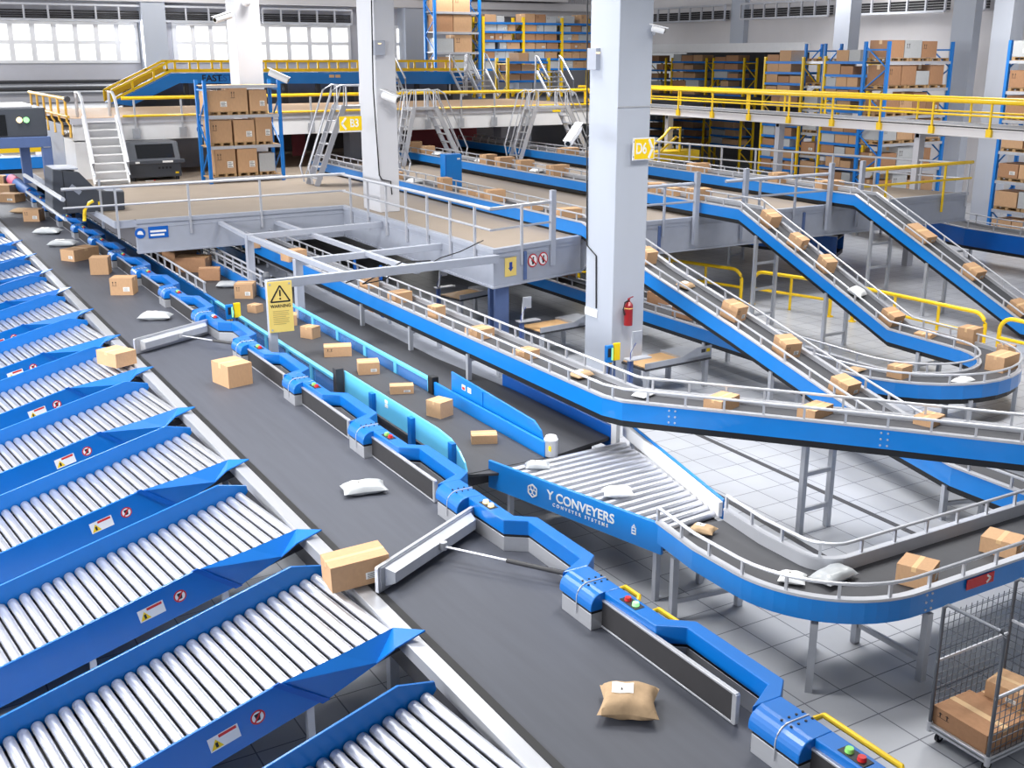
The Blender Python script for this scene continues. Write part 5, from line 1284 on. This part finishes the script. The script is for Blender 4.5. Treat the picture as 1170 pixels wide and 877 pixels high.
# rack on the platform, three shelves
a = at(241, 211, ZP); b = at(327, 206, ZP)
YK = 42.3; xk0 = aty(241, 200, YK).x; xk1 = aty(324, 200, YK).x
zs = [aty(280, py, YK).z for py in (201, 166, 131)]
ztop = aty(232, 95, YK).z
rack('blue steel rack of cartons on three shelves standing on the platform', 'the blue platform rack', (xk0, YK, 0), 0, xk1 - xk0, 1.1, zs + [aty(280, 97, YK).z], ztop + .1, rackblue, rail, (), 1, wood, post=.12, z0=ZP, bt=.11)
ci = 0
for s, row in enumerate([[(243, 268, 163 + 6, 'tan', 4), (269, 293, 170, 'tan', 2), (294, 313, 176, 'grey', 0)], [(240, 266, 137, 'tan', 3), (267, 292, 137, 'tan', 2), (292, 312, 134, 'tan', 2)], [(238, 266, 103, 'tan', 2), (264, 286, 99, 'tan', 3), (287, 308, 103, 'tan', 2)]]):
    z = zs[s]
    for j, (p0, p1, pt, c_, st) in enumerate(row):
        xa_, xb_ = aty(p0, 150, YK).x, aty(p1, 150, YK).x; zt = aty(280, pt, YK).z
        PAL(((xa_ + xb_) / 2, YK + .52, z), xb_ - xa_ - .04, 1.0, 0, 'wooden pallet under the %s carton on the %s shelf of the blue platform rack' % (('left', 'middle', 'right')[j], ('bottom', 'middle', 'top')[s]), 'pallets on the blue platform rack')
        carton(((xa_ + xb_) / 2, YK + .5, z + .14), xb_ - xa_ - .05, .95, zt - z - .14, 0, '%s carton, %s on the %s shelf of the blue platform rack' % ({'tan': 'large tan', 'grey': 'white'}[c_], ('leftmost', 'middle', 'rightmost')[j], ('bottom', 'middle', 'top')[s]), 'cartons on the blue platform rack', c_, st)
# tall blue rack on the right, beams across the view
YG = 34.6
xg0 = aty(1008, 140, YG).x; xg1 = aty(1079, 140, YG).x
sh = [.35 + 1.2 * k for k in range(6)]
sh = [aty(1040, py, YG).z for py in (225, 193, 163, 132, 101, 70)]
rack('tall blue pallet rack of big brown cartons behind the raised walkway', 'the tall blue rack', (xg0, YG, 0), 0, xg1 - xg0, 1.3, sh, aty(1008, 47, YG).z, rackblue, rail, range(6), 1, palw, post=.13, pal=True, fillh=.95, wr_=(.8, 1.15), grey=.06, seed=4, bt=.12)
# near rack on the right edge, beams running towards the camera
q = atx(1140, 172, 41.2); sh = [atx(1150, py, 41.2).z for py in (272, 240.5, 207, 173, 137, 104, 69)]
rack('tall blue pallet rack at the right frame edge', 'the rack at the right frame edge', (41.2, q.y, 0), -pi / 2, 5.5, 1.3, sh, atx(1143, 46, 41.2).z, rackblue, rail, range(7), 2, palw, post=.13, pal=True, fillh=.95, wr_=(.8, 1.1), grey=.05, seed=9, bt=.12)
# yellow and blue racks between: faces towards the left
def side_rack(label, gl, X, pl, pr, pys, ptop, seed, blue_up=False, wr_=(.5, 1.0), bays=1, fillh=.8, grey=.25, z0=0, depth=1.1, beam=None, pal=False):
    A = atx(pl, 100, X); B = atx(pr, 100, X); mid = (pl + pr) / 2
    sh = sorted(atx(mid, py, X).z for py in pys)
    rack(label, gl, (X, A.y, 0), -pi / 2, A.y - B.y, depth, sh, atx(mid, ptop, X).z, rackblue if blue_up else yellow, beam or rackblue, range(len(sh)), bays, None, post=.12, fillh=fillh, wr_=wr_, grey=grey, seed=seed, z0=z0, bt=.12, pal=pal)
side_rack('yellow and blue shelf rack left of the tall blue rack', 'the rightmost yellow shelf rack', 41.5, 941, 992, (70, 85, 99, 112, 126, 151, 164, 177, 192, 208), 64, 21, fillh=.55, wr_=(.55, .95))
side_rack('blue pallet rack with white beams between the two yellow racks', 'the narrow blue rack', 42.6, 918, 940, (70, 98, 125, 152, 178, 205), 50, 5, True, (.9, 1.2), beam=rail, pal=True)
side_rack('yellow and blue shelf rack beside the dark store opening', 'the yellow rack by the store opening', 42.4, 873, 916, (70, 82, 94.5, 107, 119, 142, 155, 167, 180, 193), 65, 33, fillh=.55, wr_=(.55, .95))
# racks in the open store
for k, (pl, pr) in enumerate(((814, 849), (767, 806), (742, 760))):
    side_rack('yellow and blue shelf rack in the dark store, %s from its right end' % ORD[k], 'the %s store rack from the right' % ORD[k], XR + 1.0, pl, pr, (70, 79.5, 89, 99, 108, 137, 146, 155, 165), 66, 50 + k, fillh=.5, wr_=(.8, 1.5), grey=.3)
# racks on the rear floor
YV = 64.0
def back_rack(label, gl, pl, pr, pys, ptop, bays, seed, up, beam, Y=YV, **k):
    x0, x1 = aty(pl, 50, Y).x, aty(pr, 50, Y).x; mid = (pl + pr) / 2
    sh = sorted(aty(mid, py, Y).z for py in pys)
    rack(label, gl, (x0, Y, 0), 0, x1 - x0, 1.3, sh, aty(mid, ptop, Y).z, up, beam, range(len(sh)), bays, None, seed=seed, z0=4.6, bt=.13, post=.16, **k)
back_rack('tall blue rack against the back wall right of the B3 pillar', 'the back wall blue rack', 497, 548, (-9, 13.5, 36.5, 59.5, 82), -25, 1, 3, rackblue, rail, fillh=1.25, wr_=(1.1, 1.35), grey=.2)
back_rack('wide yellow shelf rack against the back wall', 'the wide back wall rack', 552, 684, (26, 36, 46, 56, 66.5, 78), 20, 3, 12, yellow, rackblue, fillh=.62, wr_=(.5, 1.0), grey=.3)
back_rack('low yellow shelf rack before the wide back rack', 'the low yellow back rack', 580, 627, (70, 81, 91.5, 102), 66, 1, 15, yellow, rackblue, Y=58.5, fillh=.5, wr_=(.6, 1.1), grey=.3)
# mobile steps on the rear floor
def mobile_steps(px0, px1, pt, pb, Y, label):
    x0, x1 = aty(px0, 90, Y).x, aty(px1, 90, Y).x; zt, zb = aty(px0, pt, Y).z, aty(px0, pb, Y).z
    t = thing('mobile_steps', label, 'steps', (x0, Y, zb), 0, 'pale mobile steps before the back racks')
    w = x1 - x0
    for k in range(5):
        f_ = (k + 1) / 5; m = MB(); m.box(x0 + .1, x1 - .1, Y + f_ * 1.4 - .2, Y + f_ * 1.4 + .1, zb + (zt - zb) * f_ - .06, zb + (zt - zb) * f_); m.build('tread', rail, t)
    for x in (x0, x1):
        m = MB(); m.bar((x, Y, zb), (x, Y + 1.4, zt), .08, .12); m.build('stringer', rail, t)
        m = MB(); m.tube([(x, Y - .1, zb + .1), (x, Y, zb + .9), (x, Y + 1.3, zt + .8), (x, Y + 1.5, zt + .9), (x, Y + 1.6, zb)], .05, 8); m.build('handrail', rail, t, smooth=True)
mobile_steps(529, 547, 82, 110, 55.5, 'pale mobile steps at the right end of the ramp conveyor')
mobile_steps(549, 569, 80, 110, 55.0, 'pale mobile steps left of the low yellow rack')
mobile_steps(628, 655, 82, 110, 55.5, 'pale mobile steps right of the low yellow rack')
mobile_steps(455, 463, 80, 110, 55.0, 'pale narrow mobile steps just right of the B3 pillar')

# ================================================================ under platform stock rack, barriers, right conveyor
q = atx(408, 300, 12.0); xo = 12.2; y_ = 27.5
rack('blue stock rack of cartons under the platform behind the gantry', 'the stock rack under the platform', (11.7, 30.2, 0), -pi / 2 + .0, 1.9, .7, (.5, 1.15), 1.85, blued, rail, (0, 1), 1, None, post=.07, fillh=.5, wr_=(.5, .75), seed=31, brace=False)
# yellow tube barriers on the lower floor
def barrier(a, b, label, h=1.05):
    a = V(a); b = V(b); t = thing('safety_barrier', label, 'barrier', a, 0, 'yellow barriers on the lower floor')
    d = (b - a).normalized(); r = .35; pts = [a, a + V((0, 0, h - r))] + [a + d * (r - r * cos(i * pi / 12)) + V((0, 0, h - r + r * sin(i * pi / 12))) for i in range(1, 7)]
    pts2 = [b, b + V((0, 0, h - r))] + [b - d * (r - r * cos(i * pi / 12)) + V((0, 0, h - r + r * sin(i * pi / 12))) for i in range(1, 7)]
    m = MB(); m.tube(pts + pts2[::-1], .055, 10); m.build('hoop', yellow, t, smooth=True)
    m = MB(); m.tube([a + V((0, 0, .5)), b + V((0, 0, .5))], .045, 8); m.build('mid_rail', yellow, t, smooth=True)
    n = max(1, int((b - a).length / 1.5))
    for k in range(1, n + 1):
        q = a.lerp(b, k / (n + 1)); m = MB(); m.tube([q, q + V((0, 0, h))], .045, 8); m.build('post', yellow, t, smooth=True)
    for q in (a, b): m = MB(); m.cyl(q, q + V((0, 0, .02)), .12, 12); m.build('base_plate', yellow, t)
barrier((24.7, 22.2, 0), (24.9, 17.9, 0), 'yellow tube barrier beside the loop, right of the looping incline')
barrier((24.95, 17.5, 0), (25.1, 13.5, 0), 'yellow tube barrier at the right frame edge beside the loop')
barrier((22.4, 29.6, 0), (23.6, 25.8, 0), 'yellow tube barrier in the shade behind the looping incline')
barrier((20.6, 30.5, 0), (22.3, 29.8, 0), 'yellow tube barrier in the dark under the platform')
barrier((23.8, 25.5, 0), (24.6, 23.0, 0), 'yellow tube barrier between the two farther inclines')
# deep blue conveyor at the right beyond the inclines
cr = [V((38.5, 36, 1.35)), V((37.2, 31, 1.35)), V((36.4, 28.6, 1.35)), V((35.9, 26.6, 1.35)), V((35.9, 24, 1.35)), V((36.2, 20, 1.35))]
conveyor('deep blue curved conveyor at the right frame edge before the rack', cr, 1.2, .62, blued, stands=[(0, .5), (2, .5)], step=1.1, railh=.32)
cu = [V((26.0, 40, 1.5)), V((27.5, 33.5, 1.5)), V((29.3, 29.4, 1.4)), V((30.2, 28.0, 1.35))]
conveyor('deep blue conveyor curving in the shade under the platform at right', cu, 1.2, .62, blued, stands=[(0, .5), (1, .5)], step=1.1, railh=.32)
for k, f_ in enumerate((.15, .5, .8)):
    a = cu[1].lerp(cu[2], f_); carton((a.x, a.y, 1.32), .6, .6, .4, f_, 'brown carton on the shaded curving conveyor under the platform, %s from the back' % ORD[k], 'cartons on the shaded curving conveyor', 'brown', 0)
m = MB(); a = at(950, 330, 0)
# dark cable duct lines let into the floor
def duct(a, b, w_=.06):
    a = at(*a, 0); b = at(*b, 0); d = (b - a).normalized(); n_ = V((d.y, -d.x, 0)) * w_; return [tuple(q.xy) for q in (a - n_, b - n_, b + n_, a + n_)]
m = MB(); m.prism(duct((740, 470), (1050, 612)), .001, .005); struct('trim_6', m, dark, 'dark floor duct under the raised conveyor')
m = MB(); m.prism(duct((720, 508), (975, 655)), .001, .005); struct('trim_7', m, dark, 'dark floor duct beside the roller table')

# ================================================================ roll cage
t = thing('roll_cage', 'wire mesh roll cage trolley with cartons at the lower right', 'trolley', (9.9, 6.6, 0))
gx0, gx1, gy0, gy1 = 9.62, 10.9, 6.22, 7.02
zf0, zf1 = .16, .24
m = MB(); m.box(gx0, gx1, gy0, gy1, zf0 + .03, zf1 - .02); m.box(gx0, gx1, gy0, gy0 + .05, zf0, zf1); m.box(gx0, gx1, gy1 - .05, gy1, zf0, zf1); m.box(gx0, gx0 + .05, gy0, gy1, zf0, zf1); m.box(gx1 - .05, gx1, gy0, gy1, zf0, zf1); m.build('base_tray', galv, t, bevel=.008)
dg = mat('dark_tube', (92, 96, 104), .4, .4)
m = MB(); hz = 1.74
m.tube([(gx0 + .02, gy1 - .02, zf0), (gx0 + .02, gy1 - .02, hz - .05), (gx0 + .02, gy1 - .07, hz), (gx0 + .02, gy0 + .07, hz - .0), (gx0 + .02, gy0 + .02, hz - .05), (gx0 + .02, gy0 + .02, zf0)], .022, 10); m.build('end_hoop', dg, t, smooth=True)
m = MB(); m.tube([(gx1 - .02, gy1 - .02, zf0), (gx1 - .02, gy1 - .02, hz - .05), (gx1 - .02, gy1 - .07, hz), (gx1 - .02, gy0 + .07, hz), (gx1 - .02, gy0 + .02, hz - .05), (gx1 - .02, gy0 + .02, zf0)], .022, 10); m.build('end_hoop', dg, t, smooth=True)
def mesh_panel(name, a, b, z0, z1, st=.088):
    a = V(a); b = V(b); L = (b - a).length; m = MB(); n = int(L / st)
    for k in range(n + 1): q = a.lerp(b, k / n); m.bar((q.x, q.y, z0), (q.x, q.y, z1), .007, .007, (0, 1, 0))
    for k in range(int((z1 - z0) / st) + 1): m.bar((a.x, a.y, z0 + k * st), (b.x, b.y, z0 + k * st), .007, .007)
    m.build(name, dg, t)
mesh_panel('wire_panel', (gx0 + .03, gy1 - .02, 0), (gx1 - .03, gy1 - .02, 0), zf1, 1.62)
mesh_panel('wire_panel', (gx0 + .03, gy0 + .02, 0), (gx1 - .03, gy0 + .02, 0), zf1, .95)
mesh_panel('wire_panel', (gx1 - .02, gy0 + .03, 0), (gx1 - .02, gy1 - .03, 0), zf1, 1.6)
for (a, b) in (((gx0, gy1 - .02, 1.03), (gx1, gy1 - .02, 1.03)), ((gx0, gy0 + .02, .97), (gx1, gy0 + .02, .97)), ((gx1 - .02, gy0, 1.2), (gx1 - .02, gy1, 1.2))):
    m = MB(); m.bar(a, b, .02, .03); m.build('strap_bar', rail, t)
for q in ((gx0 + .02, gy1 - .02), (gx0 + .02, gy0 + .02)): m = MB(); m.cyl((q[0], q[1], zf0 - .02), (q[0], q[1], zf0 + .1), .032, 10); m.build('corner_socket', rail, t)
for q in ((gx0 + .12, gy1 - .09), (gx0 + .12, gy0 + .09), (gx1 - .12, gy1 - .09), (gx1 - .12, gy0 + .09)):
    m = MB(); m.cyl((q[0], q[1] - .018, .065), (q[0], q[1] + .018, .065), .065, 16); w = m.build('caster', blackp, t, smooth=True)
    m = MB(); m.cyl((q[0], q[1] - .02, .065), (q[0], q[1] + .02, .065), .03, 10); m.box(q[0] - .035, q[0] + .035, q[1] - .03, q[1] + .03, .12, .17); m.build('fork', galv, w)
g = 'cartons in the roll cage'
carton((9.98, 6.65, zf1 - .02), .70, .62, .24, -pi / 2, 'long low brown carton with printed marks at the front of the roll cage', g, 'brown', 3)
carton((10.42, 6.62, zf1 - .02), .62, .3, .22, -pi / 2, 'brown carton second from the front on the roll cage floor', g, 'brown', 1)
carton((10.75, 6.62, zf1 - .02), .62, .26, .22, -pi / 2, 'brown carton at the back of the roll cage floor', g, 'brown', 1)
carton((10.58, 6.68, zf1 + .205), .42, .4, .2, R(-80), 'tan carton with white label stacked on top in the roll cage', g, 'tan', 2)

# ================================================================ light
w = bpy.data.worlds.new('hall_daylight'); SC.world = w; w.use_nodes = True
bg = w.node_tree.nodes['Background']; bg.inputs['Color'].default_value = (.93, .96, 1, 1); bg.inputs['Strength'].default_value = .3
def lamp(name, loc, sx, sy, e, rot=(0, 0, 0), col=(1, .985, .96), sp=pi):
    l = bpy.data.lights.new(name, 'AREA'); l.shape = 'RECTANGLE'; l.size = sx; l.size_y = sy; l.energy = e; l.color = col; l.spread = sp
    o = bpy.data.objects.new(name, l); COL.objects.link(o); o.location = loc; o.rotation_euler = rot; return o
for i, (x, y) in enumerate(((2, 14), (12, 13), (22, 14), (-4, 20), (2, 24), (12, 24), (24, 26), (4, 42), (16, 42), (30, 42), (38, 30), (46, 44), (38, 58), (20, 60), (2, 60), (47, 22))):
    lamp('ceiling_lamp', (x, y, 13.2), 5, 2.5, 800, sp=R(125))
for (x, y) in ((10, 38), (15, 30), (20, 30), (25, 31), (10, 50), (20, 42)): lamp('underside_fill', (x, y, ZP - .97), 1.6, .3, 22)  # added fill that lifts the dark under the platform, no fittings there
for x in (2, 18, 34): lamp('wall_fill', (x, 63, 12.5), 6, 1, 400, (R(55), 0, 0))  # added fill to brighten the back wall and its window frames
lamp('window_light', (10, 70.3, 8.3), 40, 2.0, 4500, (R(-90), 0, 0), (.95, .97, 1))
lamp('side_light', (-13.5, 26, 8.5), 5, 50, 9000, (0, R(-90), 0), (.97, .985, 1))  # added area light from the left, unseen source, no window built there
vs = SC.view_settings; vs.view_transform = 'Standard'; vs.look = 'None'; vs.gamma = 1; vs.use_curve_mapping = False; vs.exposure = 0.1
SC.cycles.max_bounces = 8
